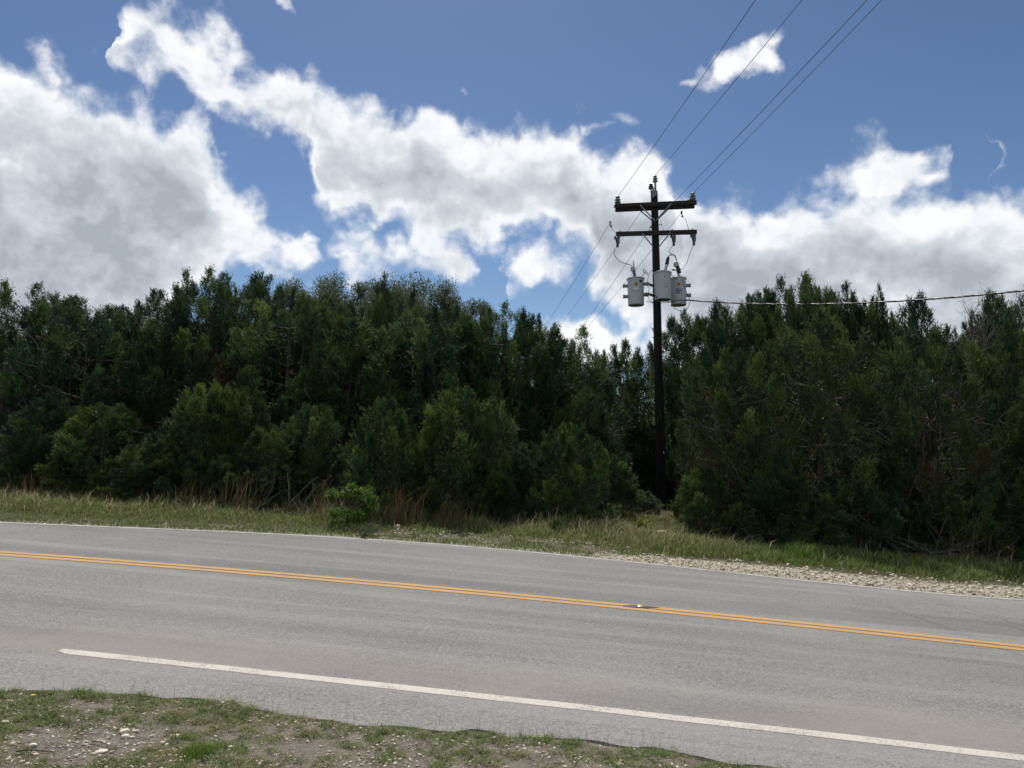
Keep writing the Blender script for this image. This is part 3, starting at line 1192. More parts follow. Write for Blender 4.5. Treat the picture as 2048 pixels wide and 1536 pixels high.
guard(TR, P(1352.5, 533, TR[1][1] - .08), (-.05, 0, 1), .17, .085)
b = MB()
pq = P(1347, 539.5, TR[1][1] - .15)
b.lathe([(.02, -.06), (.035, -.04), (.035, .03), (.015, .06)], pq, AX, 10)
b.tube([pq, P(1353, 542, TR[1][1] - .08)], .014, 6)
child(b, 'arrester', M['polymer'], TR[0])
# cluster mount straps from the pole to the side tanks
b = MB()
for z0_, z1_ in ((568, 571), (583, 578)):
    pass
for sgn, tr in ((-1, TL), (1, TR)):
    for fz in (.76, .40):
        zz_ = tr[2] + tr[3] * fz
        pth = [at(sgn * .13, -.02, zz_ - .05), at(sgn * .25, -.10, zz_ - .02), at((aL if sgn < 0 else aR) - sgn * (RADT + .02), -.05, zz_)]
        b = MB()
        for u in range(2):
            d = pth[u + 1] - pth[u]
            b.box((pth[u] + pth[u + 1]) / 2, (np.linalg.norm(d) / 2 + .012, .012, .042), d, np.cross([0, 0, 1], d))
        child(b, 'mount_strap', M['galv'], pole, False)


def lead(pts, rad=.008, name='jumper_wire', mat='wire', parent=None):
    b = MB()
    b.tube(smooth_path(pts), rad, 6)
    return child(b, name, M[mat], parent or pole)


d0 = PD - .3
lead([CUT[0][1], P(1228, 504, d0), P(1232, 515, d0), P(1242, 524, d0), P(1254, 528, d0), P(1264, 531, TL[1][1] - .1)], .009)
lead([CUT[1][1], P(1338, 502, d0), P(1340, 506, d0), P(1347, 510, d0), P(1352, 517, d0), P(1352.5, 523, TR[1][1] - .1)])
lead([P(1337, 513, TM[1][1]), P(1339, 511, d0), P(1344, 509.5, d0), P(1350, 512, d0), P(1353, 521, TR[1][1] - .1)], .016, mat='rubber')
lead([CUT[2][1], P(1378, 512, d0), P(1374, 525, d0), P(1368, 534, d0), P(1361, 540, TR[1][1] - .1)])
lead([dL + np.array([.02, 0, -.15]), P(1220, 447, PD + .4), P(1224, 458, PD + .2), P(1231, 466, PD), CUT[0][0]], .007)
lead([dR + np.array([.02, 0, -.15]), P(1371, 438, PD + .2), P(1375, 452, PD), P(1380, 464, PD), CUT[2][0]], .007)
lead([P(1321, 438, PD), P(1323, 450, PD), P(1330, 463, PD), CUT[1][0]], .006)
lead([P(1284, 553, 21.8), P(1289, 546, 21.6), P(1293, 544, 21.5), P(1296, 547, 21.5), P(1291, 541, 21.5), P(1286, 539, 21.5), P(1289, 545, 21.5), P(1297, 550, 21.6)])
lead([P(1299, 550, 21.5), P(1300, 545, 21.4), P(1304, 541, 21.4), P(1309, 540, 21.4)])
lead([P(1297, 551, 21.5), P(1295, 565, 21.5), P(1298, 580, 21.4), P(1295, 590, 21.5), P(1299, 600, 21.6), P(1306, 605, 21.7)], .007)
lead([P(1292, 602, 21.8), P(1302, 605, 21.7), P(1315, 607.5, 21.7), P(1328, 605, 21.6), P(1338, 605, 21.5)], .009)
lead([P(1339, 547, 21.4), P(1345, 552, 21.4), P(1352, 558, 21.5), P(1356, 560, 21.5)], .010)
lead([P(1364, 558, 21.5), P(1367, 567, 21.45), P(1370, 576, 21.45), P(1374, 587, 21.45), P(1379, 598, 21.5), P(1379, 608, 21.5), P(1374, 617, 21.5), P(1365, 622, 21.5), P(1355, 620, 21.5), P(1347, 613, 21.5), P(1344, 604, 21.6)], .009)
lead([P(1305, 582, 21.3), P(1309, 590, 21.3), P(1318, 598, 21.5), P(1330, 601, 21.5), P(1340, 604, 21.5), P(1352, 601, 21.4), P(1372, 600, 21.7)], .013, mat='rubber')
lead([P(1326, 598, 21.5), P(1331, 601, 21.5), P(1338, 597, 21.5), P(1345, 603, 21.5)], .009)

# ------------------------------------------------------------------ vegetation builders
UPV = np.array([0, 0, 1.0])


def unit(v):
    return v / (np.linalg.norm(v, axis=-1, keepdims=True) + 1e-9)


def kites(p, d, L, w, rs, tint):
    """flat pointed leaf sprays: base p, direction d, length L, half width w"""
    n = len(p)
    s_ = unit(np.cross(d, unit(rs.normal(size=(n, 3)))))
    L, w = L[:, None], w[:, None]
    V = np.stack([p, p + d * L * .42 + s_ * w, p + d * L, p + d * L * .42 - s_ * w], 1).reshape(-1, 3)
    F = np.arange(n * 4).reshape(n, 4)
    return V, F, np.repeat(tint, 4, 0)


def spray_cloud(bp, bd, bt, L, per, rs, sl=.10, sw=.012, spread=.62):
    """branchlets (position, direction, tint, length) each carrying a feathery plume of sprays"""
    n = len(bp)
    u = rs.rand(n, per)
    u[:, 0] = 1
    ax = bd[:, None, :] * (u * L[:, None])[..., None]
    off = rs.normal(size=(n, per, 3)) * (.035 + .05 * (1 - u) * 1.0)[..., None] * (L[:, None, None] / .35)
    p = bp[:, None, :] + ax + off * .8
    d = unit(bd[:, None, :] + rs.normal(size=(n, per, 3)) * (spread * (1.15 - u * .55))[..., None] * .62)
    ll = sl * (.6 + .8 * rs.rand(n, per)) * (1.1 - .25 * u)
    ww = sw * (.7 + .6 * rs.rand(n, per))
    tn = np.repeat(bt[:, None, :], per, 1).copy()
    tn[..., 0] = np.clip(tn[..., 0] + .55 * (u - .55) + rs.normal(size=(n, per)) * .10, 0, 1)  # tips yellower as new growth, also lightened to paint in caught sun
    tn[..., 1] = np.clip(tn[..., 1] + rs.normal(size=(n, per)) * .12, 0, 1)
    return kites(p.reshape(-1, 3), d.reshape(-1, 3), ll.ravel(), ww.ravel(), rs, tn.reshape(-1, 3))


def twigs_mb(starts, dirs, lens, rad, rs, b, k=3, seg=4, wob_=.25):
    for p, d, L, r in zip(starts, dirs, lens, rad):
        q = [p]
        dd = d.copy()
        for _ in range(seg):
            dd = unit(dd + rs.normal(size=3) * wob_)
            q.append(q[-1] + dd * L / seg)
        b.tube(np.array(q), np.linspace(r, r * .35, seg + 1), k, False)


def juniper(seed, H, Rr, prof, nfl, per_fl=46, per=13, fr=.36, fl=(.8, 1.4), stems=4, low=.06, dead=.0, twig=90, sl=.074, sw=.0088, core=260):
    """crown and wood of one juniper, H tall and Rr in half width; many upward plumes on an uneven envelope"""
    rs = np.random.RandomState(seed)
    tp, tr_ = zip(*prof)
    lob = rs.rand(4) * 6.28
    TT = np.clip(low + (1 - low) * ((np.arange(nfl) + rs.rand(nfl)) / nfl) ** .85, 0, 1)
    TT[0] = 1.0
    th = np.arange(nfl) * 2.399 + rs.rand(nfl) * .9
    lobe = 1 + .20 * np.sin(2 * th + lob[0]) + .16 * np.sin(3 * th + lob[1] + TT * 5) + .13 * np.sin(5 * th + lob[2] + TT * 11)
    env = np.interp(TT, tp, tr_) * Rr * lobe * (.62 + .38 * rs.rand(nfl) ** .6)
    tip = np.stack([env * np.cos(th), env * np.sin(th), TT * H * (.97 + .06 * rs.rand(nfl))], 1)
    outw = np.stack([np.cos(th), np.sin(th), np.zeros(nfl)], 1)
    fd = unit(outw * (.95 - .75 * TT)[:, None] + UPV * (.55 + .8 * TT)[:, None] + rs.normal(size=(nfl, 3)) * .18)
    LF = rs.uniform(*fl, nfl)
    LF *= 1 - .15 * TT
    base = tip - fd * LF[:, None]
    rf = fr * (.6 + .6 * rs.rand(nfl)) * (1 - .55 * TT ** 2)
    ft = np.stack([np.clip(rs.normal(.33, .24, nfl), 0, 1), np.clip(rs.normal(.5, .28, nfl), 0, 1), (rs.rand(nfl) < dead) * rs.uniform(.5, 1, nfl)], 1)
    # branchlets on each plume
    n = nfl * per_fl
    fi = np.repeat(np.arange(nfl), per_fl)
    s_ = rs.rand(n) ** .75
    s_[::per_fl] = .97
    A = unit(np.cross(fd, np.array([.3, .5, .8])))
    B = np.cross(fd, A)
    ph = rs.rand(n) * 6.283
    rad = rf[fi] * np.sin(np.pi * np.clip(s_ * .86 + .14, 0, 1)) ** .75 * (.35 + .65 * rs.rand(n) ** .5) * (1.05 - .45 * s_)
    ro = A[fi] * np.cos(ph)[:, None] + B[fi] * np.sin(ph)[:, None]
    bp = base[fi] + fd[fi] * (LF[fi] * s_ * .92)[:, None] + ro * rad[:, None]
    bd = unit(fd[fi] * .9 + ro * (.75 - .45 * s_)[:, None] + UPV * .25 + rs.normal(size=(n, 3)) * .25)
    bl = rs.uniform(.16, .34, n) * (1.05 - .35 * s_)
    bt = ft[fi].copy()
    bt[:, 1] = np.clip(bt[:, 1] + rs.normal(size=n) * .14, 0, 1)
    bt[:, 0] = np.clip(bt[:, 0] + rs.normal(size=n) * .12, 0, 1)
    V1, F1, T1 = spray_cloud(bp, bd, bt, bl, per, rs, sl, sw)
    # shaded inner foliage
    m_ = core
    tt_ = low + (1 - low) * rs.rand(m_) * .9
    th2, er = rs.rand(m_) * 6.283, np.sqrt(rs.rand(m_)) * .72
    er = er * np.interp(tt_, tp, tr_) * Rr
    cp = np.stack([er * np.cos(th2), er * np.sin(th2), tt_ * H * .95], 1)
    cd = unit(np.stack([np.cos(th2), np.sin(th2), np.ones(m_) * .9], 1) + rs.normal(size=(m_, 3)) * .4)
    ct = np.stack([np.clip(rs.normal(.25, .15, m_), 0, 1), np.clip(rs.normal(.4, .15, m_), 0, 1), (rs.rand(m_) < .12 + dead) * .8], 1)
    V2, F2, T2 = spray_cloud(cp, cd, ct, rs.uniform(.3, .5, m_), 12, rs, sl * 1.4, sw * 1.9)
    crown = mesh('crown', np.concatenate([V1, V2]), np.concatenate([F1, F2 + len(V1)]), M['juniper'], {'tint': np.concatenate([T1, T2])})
    # wood: several stems with limbs running to the plumes
    b = MB()
    st = []
    for k in range(stems):
        a = k / stems * 6.283 + rs.rand()
        top = np.array([math.cos(a), math.sin(a), 0]) * Rr * .28 * rs.rand() + UPV * H * rs.uniform(.7, .88)
        mid = np.array([math.cos(a), math.sin(a), 0]) * Rr * .25 + UPV * H * .35
        path = smooth_path([np.array([math.cos(a) * .08, math.sin(a) * .08, -.12]), mid, top], 10)
        b.tube(path, np.linspace(.085, .02, 10) * (H / 5) ** .5, 6, False)
        st.append(path)
    st = np.concatenate(st)
    for k in range(nfl):
        if k % 2 and nfl > 24:
            continue
        e = base[k] + fd[k] * LF[k] * .3
        dz = np.where(st[:, 2] < e[2] - .1, np.linalg.norm(st - e, axis=1), 99)
        s0_ = st[np.argmin(dz)] if dz.min() < 50 else st[0]
        mid = (s0_ + e) / 2 + np.array([0, 0, -.06])
        b.tube(smooth_path([s0_, mid, e], 6), np.linspace(.030, .008, 6), 4, False)
    trunk = b.mesh('trunk', M['bark'], True)
    tw = None
    if twig:
        b = MB()
        tt_ = low + (.85 - low) * rs.rand(twig)
        th2 = rs.rand(twig) * 6.283
        er = np.interp(tt_, tp, tr_) * Rr * rs.uniform(.35, .85, twig)
        sp_ = np.stack([er * np.cos(th2), er * np.sin(th2), tt_ * H * .9], 1)
        dr = unit(np.stack([np.cos(th2), np.sin(th2), rs.normal(size=twig) * .5], 1) + rs.normal(size=(twig, 3)) * .6)
        twigs_mb(sp_, dr, rs.uniform(.35, .9, twig), rs.uniform(.004, .010, twig), rs, b)
        # forked ends
        ii = rs.randint(0, twig, twig)
        twigs_mb(sp_[ii] + dr[ii] * .25, unit(dr[ii] + rs.normal(size=(twig, 3)) * .6), rs.uniform(.2, .5, twig), rs.uniform(.003, .006, twig), rs, b, 3, 3)
        tw = b.mesh('dead_twigs', M['wood_twig'])
    return dict(crown=crown, trunk=trunk, twigs=tw, H=H + .2, R=Rr + .12)


def oak(seed, H, Rr, clumps=150, leaves=330, fol='oak', ls=.085, lw=.022, zlo=.3, trunk=True):
    """rounded broadleaf crown with open clumps of small leaves"""
    rs = np.random.RandomState(seed)
    th = rs.rand(clumps) * 6.283
    tz = zlo + (1 - zlo) * rs.rand(clumps)
    env = Rr * np.sqrt(np.clip(1 - ((tz - .62) / .45) ** 2, .05, 1)) * (.45 + .55 * rs.rand(clumps) ** .5)
    c = np.stack([env * np.cos(th), env * np.sin(th), tz * H], 1)
    cr_ = rs.uniform(.15, .30, clumps) * Rr
    n = clumps * leaves
    ci = np.repeat(np.arange(clumps), leaves)
    q = unit(rs.normal(size=(n, 3))) * (rs.rand(n) ** .6)[:, None]
    p = c[ci] + q * cr_[ci][:, None] * np.array([1, 1, .75])
    d = unit(q + UPV * .3 + rs.normal(size=(n, 3)) * .8)
    tn = np.stack([np.clip(np.repeat(rs.normal(.45, .2, clumps), leaves) + rs.normal(size=n) * .15, 0, 1), np.clip(rs.normal(.5, .2, n), 0, 1), (rs.rand(n) < .04) * .8], 1)
    V, F, T_ = kites(p, d, ls * rs.uniform(.6, 1.3, n), lw * rs.uniform(.8, 1.3, n), rs, tn)
    crown = mesh('crown', V, F, M[fol], {'tint': T_})
    b = MB()
    root = np.array([0, 0, -.1])
    fork = np.array([.1, 0, H * .3])
    b.tube(smooth_path([root, fork * .6 + np.array([.05, .03, 0]), fork], 8), np.linspace(.03 * H, .02 * H, 8), 7, False)
    for k in range(clumps):
        e = c[k]
        mid = fork + (e - fork) * .5 + np.array([0, 0, .06 * H]) + rs.normal(size=3) * .05
        b.tube(smooth_path([fork, mid, e], 6), np.linspace(.010 * H, .0025 * H, 6), 4, False)
        dirs = unit(rs.normal(size=(4, 3)) + UPV * .6)
        twigs_mb(np.repeat(e[None], 4, 0), dirs, cr_[k] * rs.uniform(.7, 1.1, 4), np.full(4, .0018 * H), rs, b, 3, 3)
    return dict(crown=crown, trunk=b.mesh('trunk', M['bark'], True), twigs=None, H=H + .18 * Rr, R=Rr)


def bare_tree(seed, H, Rr):
    rs = np.random.RandomState(seed)
    b, b2 = MB(), MB()
    stems = []
    for k in range(3):
        a = rs.rand() * 6.283
        top = np.array([math.cos(a) * Rr * .5, math.sin(a) * Rr * .2, H * rs.uniform(.75, .95)])
        path = smooth_path([np.array([0, 0, -.1]), top * .5 + rs.normal(size=3) * .12, top], 12)
        b.tube(path, np.linspace(.07, .012, 12), 6, False)
        stems.append(path)
    st = np.concatenate([s[5:] for s in stems])
    for k in range(70):
        p = st[rs.randint(len(st))]
        d = unit(np.array([rs.normal() * 1.0, rs.normal() * .6, .8]))
        L = rs.uniform(.5, 1.1)
        twigs_mb([p], [d], [L], [.011], rs, b2, 4, 5, .18)
        for q in range(5):
            pq = p + d * L * rs.uniform(.3, .9)
            twigs_mb([pq], [unit(d + rs.normal(size=3) * .6)], [rs.uniform(.25, .55)], [.005], rs, b2, 3, 4, .2)
    return dict(crown=None, trunk=b.mesh('trunk', M['bark'], True), twigs=b2.mesh('dead_twigs', M['wood_twig']), H=H, R=Rr)


PROF_TALL = [(0, .7), (.15, .95), (.4, 1.0), (.65, .97), (.82, .84), (.93, .62), (1, .34)]
PROF_COL = [(0, .6), (.2, .95), (.5, 1.0), (.75, .8), (.9, .5), (1, .14)]
PROF_BUSH = [(0, .95), (.2, 1.0), (.5, .95), (.75, .78), (.9, .55), (1, .25)]
PROF_ROUND = [(0, .65), (.2, .95), (.5, 1.0), (.72, .92), (.88, .7), (1, .32)]
KIND = {
    'tall_a': juniper(1, 5.6, 1.7, PROF_TALL, 92, 48, 19, .30, (.6, 1.15)),
    'tall_b': juniper(2, 5.6, 1.8, PROF_TALL, 96, 48, 19, .29, (.6, 1.15)),
    'tall_c': juniper(3, 5.4, 1.6, PROF_TALL, 86, 48, 19, .31, (.6, 1.15)),
    'column': juniper(4, 5.2, 1.15, PROF_COL, 64, 46, 19, .25, (.6, 1.1), twig=50, core=160),
    'spire': juniper(5, 5.0, .7, PROF_COL, 38, 42, 12, .20, (.6, 1.0), stems=2, twig=40, core=90),
    'bush_a': juniper(6, 3.2, 1.45, PROF_BUSH, 60, 46, 19, .28, (.5, .95), low=.03, twig=70, core=220),
    'bush_b': juniper(7, 3.0, 1.6, PROF_BUSH, 64, 46, 19, .28, (.5, .95), low=.03, twig=70, core=220),
    'bush_c': juniper(8, 3.0, 1.3, PROF_BUSH, 54, 46, 19, .27, (.5, .9), low=.03, twig=60, core=200),
    'round_a': juniper(9, 5.0, 2.1, PROF_ROUND, 112, 46, 18, .30, (.6, 1.1), twig=420, core=340),
    'round_b': juniper(10, 4.8, 2.2, PROF_ROUND, 112, 46, 18, .30, (.6, 1.1), twig=460, dead=.05, core=340),
    'sparse': juniper(11, 5.2, 1.1, PROF_COL, 36, 42, 12, .22, (.6, 1.0), low=.4, stems=2, twig=70, core=40),
    'brown': juniper(12, 4.2, 1.1, PROF_TALL, 40, 30, 9, .28, twig=160, dead=1.0, core=60),
    'oak_a': oak(21, 6.2, 2.3),
    'oak_b': oak(22, 6.0, 2.0, 120),
    'bare': bare_tree(31, 5.2, 1.5),
    'sprout': juniper(13, 1.0, .35, PROF_COL, 12, 22, 9, .12, (.25, .4), stems=1, twig=0, sl=.07, sw=.010, core=10),
}


def plant(kind, cx, top, hw, d, tint, label, cat='tree', group=None, name=None, rz=None, seed=0, lean=0):
    k = KIND[kind]
    q = P(cx, top, d)
    z0 = float(ground_z(q[0], d))
    h = q[2] - z0
    w = hw * d / FPX
    o = empty(name or ('oak_tree' if 'oak' in kind else 'dead_tree' if kind == 'bare' else 'juniper_tree'), (q[0], d, z0 - .03), label, cat, group,
              (seed * 2.399) % 6.283 if rz is None else rz, (w / k['R'], w / k['R'], h / k['H']))
    if lean:
        o.rotation_euler[1] = R(lean)
    for nm in ('crown', 'trunk', 'twigs'):
        if k[nm] is not None:
            c_ = obj('dead_twigs' if nm == 'twigs' else nm, k[nm], o)
            c_.color = (*tint, 1)
            if nm == 'twigs':
                c_['kind'] = 'stuff'
    return o


GT = 'junipers along the far roadside'
dk, md, yl, ol, bl_ = (1.05, 1.18, 1.2), (1.15, 1.26, 1.12), (1.25, 1.32, .95), (1.12, 1.12, .90), (1.0, 1.18, 1.22)
TREES = [
    # the tall rank, left to right
    ('tall_a', -120, 585, 157, 19.3, dk, 'tall dark juniper cut by the left picture edge, mostly out of frame'),
    ('tall_b', 65, 566, 147, 18.9, dk, 'tall dark juniper at the far left edge with bare stems at its foot'),
    ('round_a', 190, 592, 164, 18.5, bl_, 'broad blue-green juniper second from the left edge, lower than its neighbours'),
    ('tall_c', 330, 578, 118, 18.7, dk, 'dark juniper filling the shoulder just left of the tallest left peak'),
    ('tall_b', 415, 535, 115, 19.1, dk, 'tallest juniper of the left group, broad ragged top against the cloud edge'),
    ('sparse', 522, 530, 98, 19.5, dk, 'tall thin-crowned juniper with dark double stem showing below its twin-spiked top'),
    ('tall_a', 615, 600, 137, 18.6, md, 'green juniper standing before the left part of the pale oak'),
    ('spire', 766, 541, 44, 19.8, dk, 'narrow dark juniper spire piercing the pale oak crowns'),
    ('column', 725, 625, 115, 18.2, md, 'upright juniper with many pointed plumes below the narrow spire'),
    ('tall_c', 850, 610, 125, 18.8, dk, 'dark juniper under the right end of the pale oak crowns'),
    ('column', 925, 618, 78, 19.6, md, 'slim juniper between the pale oak and the pointed peak right of it'),
    ('tall_b', 1020, 604, 112, 19.2, md, 'pointed juniper forming the peak left of the wires'),
    ('tall_a', 1090, 645, 120, 19.7, md, 'rounded juniper sloping down to the gap where the wires vanish'),
    ('tall_c', 1165, 705, 105, 20.8, dk, 'low juniper at the bottom of the skyline gap left of the pole'),
    ('round_b', 1250, 676, 96, 25.0, md, 'bushy juniper just left of the pole at the right side of the gap'),
    ('tall_a', 1372, 616, 99, 23.0, md, 'green juniper immediately right of the pole below the hanging wire loop'),
    ('round_a', 1470, 592, 132, 21.2, md, 'broad juniper below the start of the twisted cable'),
    ('tall_b', 1580, 546, 123, 20.8, md, 'tallest juniper of the right group with its top above the cable'),
    ('round_b', 1675, 568, 118, 20.6, ol, 'olive juniper with flat top just right of the tallest right peak'),
    ('spire', 1757, 566, 34, 20.2, dk, 'thin ragged juniper spike standing up across the twisted cable'),
    ('sparse', 1832, 571, 82, 19.8, dk, 'open crowned dark juniper with sky showing through, right of the thin spike'),
    ('round_a', 2030, 566, 141, 18.8, dk, 'tall dark juniper at the right edge behind the cable'),
    ('tall_c', 1950, 655, 88, 19.4, ol, 'short olive juniper below the bare twigs at upper right'),
    ('tall_a', 2200, 575, 141, 18.8, dk, 'dark juniper beyond the right picture edge'),
    # broad crowns that close the skyline between the taller ones
    ('round_a', 128, 592, 105, 19.8, dk, 'broad dark juniper between the far left tree and the blue-green one'),
    ('round_b', 265, 604, 95, 19.9, dk, 'broad dark juniper at the low dip of the left skyline'),
    ('round_a', 470, 553, 100, 20.6, md, 'broad juniper between the tallest left peak and the double stemmed one'),
    ('round_b', 572, 566, 95, 20.6, dk, 'broad juniper left of the pale oak crowns'),
    ('round_a', 672, 588, 110, 20.0, md, 'broad green juniper before the leftmost two oak crowns'),
    ('round_b', 800, 578, 110, 20.2, md, 'broad green juniper before the wide oak crown right of the spire'),
    ('round_a', 892, 600, 95, 20.0, dk, 'broad juniper where the oak crowns end on the right'),
    ('round_b', 968, 640, 85, 20.0, md, 'broad juniper filling the notch left of the pointed peak'),
    ('round_a', 1060, 626, 85, 20.8, md, 'broad juniper right beside the pointed peak left of the wires'),
    ('round_b', 1128, 672, 80, 21.4, md, 'broad juniper where the skyline falls toward the gap'),
    ('round_a', 1425, 616, 95, 22.4, md, 'broad juniper under the first stretch of the twisted cable'),
    ('round_b', 1525, 572, 95, 21.6, md, 'broad juniper rising left of the tallest right peak'),
    ('round_a', 1632, 560, 95, 21.4, md, 'broad juniper between the tallest right peak and the olive flat top'),
    ('round_b', 1722, 590, 90, 21.0, ol, 'broad juniper left of the thin ragged spike'),
    ('round_a', 1795, 618, 80, 20.8, dk, 'broad low juniper right of the thin ragged spike'),
    ('round_b', 1985, 590, 80, 19.6, dk, 'broad juniper right of the bare twigs near the right edge'),
    # the lower, lit front rank
    ('bush_b', 110, 790, 115, 16.6, bl_, 'dark blue-green low juniper at left edge before the tall rank'),
    ('bush_a', 215, 800, 112, 16.0, yl, 'yellow-green low juniper at left leaning out over the grass'),
    ('brown', 440, 680, 85, 18.0, (.62, .55, .5), 'half dead juniper with rusty brown foliage among the left trees'),
    ('bush_c', 415, 755, 95, 15.9, yl, 'yellowish low juniper in front of the rusty brown tree'),
    ('bush_a', 490, 765, 85, 16.1, ol, 'olive low juniper right of the yellowish one under the double stem'),
    ('bush_b', 330, 860, 95, 15.6, ol, 'dull olive shrubby juniper low in the left group'),
    ('bush_c', 545, 850, 75, 15.6, ol, 'small yellow-tipped juniper low between the olive and the bright green ones'),
    ('bush_a', 630, 800, 80, 16.0, md, 'fresh green low juniper behind the bright leafy bush'),
    ('bush_b', 770, 785, 92, 15.5, yl, 'bright-tipped low juniper above the tall dry grass clumps'),
    ('bush_a', 915, 765, 112, 15.7, yl, 'large pointed low juniper in the middle of the wood edge'),
    ('bush_c', 985, 790, 70, 15.9, md, 'green low juniper at the right shoulder of the large pointed one'),
    ('bush_b', 1140, 836, 84, 16.0, yl, 'rounded sunlit low juniper standing alone left of the pole'),
    ('bush_c', 1278, 828, 62, 24.0, ol, 'small yellow-green juniper half hidden in shade left of the pole foot'),
    ('round_b', 1462, 690, 126, 15.9, ol, 'olive juniper leaning out right of the pole, nearest on that side'),
    ('bush_a', 1408, 925, 74, 15.3, yl, 'low sprawling juniper skirt beside the pole foot above the grass'),
    ('round_a', 1620, 625, 165, 15.6, ol, 'wide shady olive juniper in the right half, full of grey twigs'),
    ('round_b', 1845, 655, 165, 15.2, ol, 'wide twiggy juniper with dead grey branches near the right side'),
    ('round_a', 2040, 640, 145, 14.9, ol, 'olive juniper cut by the right edge, nearest to the road'),
    ('round_b', 2260, 690, 160, 14.6, ol, 'broad juniper standing past the right picture edge'),
    ('tall_b', -330, 600, 140, 19, dk, 'tall juniper standing past the left picture edge'),
]
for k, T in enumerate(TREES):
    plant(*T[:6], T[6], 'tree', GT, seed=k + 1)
for k, (kind, cx, top, hw, d, lb) in enumerate([
        ('oak_a', 625, 558, 105, 22.5, 'pale grey-green oak rising behind the left junipers, leftmost of the oaks'),
        ('oak_b', 705, 543, 95, 22.8, 'pale oak crown just left of the narrow dark spire'),
        ('oak_a', 838, 548, 105, 22.8, 'pale wide oak crown just right of the narrow dark spire'),
        ('oak_b', 935, 594, 66, 23.5, 'small pale oak top behind the slope right of the oaks')]):
    plant(kind, cx, top, hw, d, (1, 1, 1), lb, 'tree', 'pale oaks behind the junipers', seed=k + 3)
plant('bare', 1930, 602, 85, 17.9, (1, 1, 1), 'leafless grey tree with fine bare twigs against the clouds at upper right', seed=2)
SKIRT = [(1322, 945, 62, 23.0, 'low dark juniper closing the gap behind the pole foot'), (1275, 975, 50, 18.6, 'low dark juniper just left of the pole foot'),
         (-60, 880, 90, 15.9, 'low dark juniper foot cut by the left picture edge above the grass'), (75, 905, 80, 16.0, 'low dark juniper below the stems at the far left'),
         (300, 900, 80, 15.4, 'low shaded juniper behind the pale grass left of the reddish stalks'), (375, 905, 70, 15.3, 'low dark juniper directly left of the reddish stalks in the left verge'),
         (470, 900, 75, 15.4, 'low dark juniper standing right behind the reddish stalks in the left verge'), (560, 915, 70, 15.4, 'low dark juniper behind the grey dead branches left of the leafy bush'),
         (690, 880, 80, 15.8, 'low dark juniper directly behind the bright leafy bush'), (845, 890, 80, 15.7, 'low shaded juniper between the two reddish clumps right of the leafy bush'),
         (960, 900, 80, 15.8, 'low dark juniper under the large pointed juniper in the middle'), (1050, 880, 80, 16.2, 'low dark juniper left of the rounded sunlit one'),
         (1215, 900, 70, 17.4, 'low dark juniper filling the shade between the rounded one and the pole'), (1540, 930, 90, 15.0, 'low shaded juniper under the left side of the wide olive one'),
         (1700, 950, 100, 14.9, 'low shaded juniper behind the thin reddish stalks right of centre'), (1770, 900, 100, 15.2, 'low dark juniper between the two wide twiggy ones'),
         (1960, 940, 100, 14.8, 'low dark juniper behind the reddish stalks at the right end'), (2110, 950, 100, 14.6, 'low dark juniper foot past the right picture edge')]
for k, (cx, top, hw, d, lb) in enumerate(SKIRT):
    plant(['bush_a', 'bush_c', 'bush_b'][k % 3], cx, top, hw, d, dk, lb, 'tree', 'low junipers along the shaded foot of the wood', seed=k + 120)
# deeper trees that close the wood
rs = np.random.RandomState(5)
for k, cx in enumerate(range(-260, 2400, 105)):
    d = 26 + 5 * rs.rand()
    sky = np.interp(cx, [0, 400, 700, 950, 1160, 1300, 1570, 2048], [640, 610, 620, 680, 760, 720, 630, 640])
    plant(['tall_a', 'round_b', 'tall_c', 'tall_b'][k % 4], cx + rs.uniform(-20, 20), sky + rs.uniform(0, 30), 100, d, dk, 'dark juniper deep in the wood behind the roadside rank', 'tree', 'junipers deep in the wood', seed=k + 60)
for cx, top, hw, d, lb in ((1597, 1052, 14, 14.2, 'tiny yellow-green juniper sprout in the shade beneath the wide olive juniper'), (1830, 1072, 45, 14.4, 'small juniper sprout in the shaded grass at lower right'),
                           (1112, 1036, 22, 14.6, 'dark green juniper seedling in the verge left of the pole'), (620, 955, 16, 15.8, 'slim young juniper left of the bright leafy bush')):
    plant('sprout', cx, top, hw, d, yl, lb, 'sapling', 'young junipers in the verge', 'juniper_sapling', seed=int(cx))

# bright leafy bush by the road
KIND['leafy'] = oak(41, 1.1, .75, 34, 90, 'bush', .075, .022, .05)
plant('leafy', 705, 962, 56, 13.9, (1, 1, 1), 'bright green leafy bush at the edge of the grass, left of centre', 'bush', None, 'leafy_bush', seed=4)
KIND['grey_shrub'] = oak(42, .5, .25, 16, 40, 'oak', .05, .012, .2)
plant('grey_shrub', 737, 1040, 22, 12.9, (.75, .75, .75), 'small grey-green weed standing on the far road edge', 'plant', None, 'roadside_weed', seed=4)

# ------------------------------------------------------------------ grass


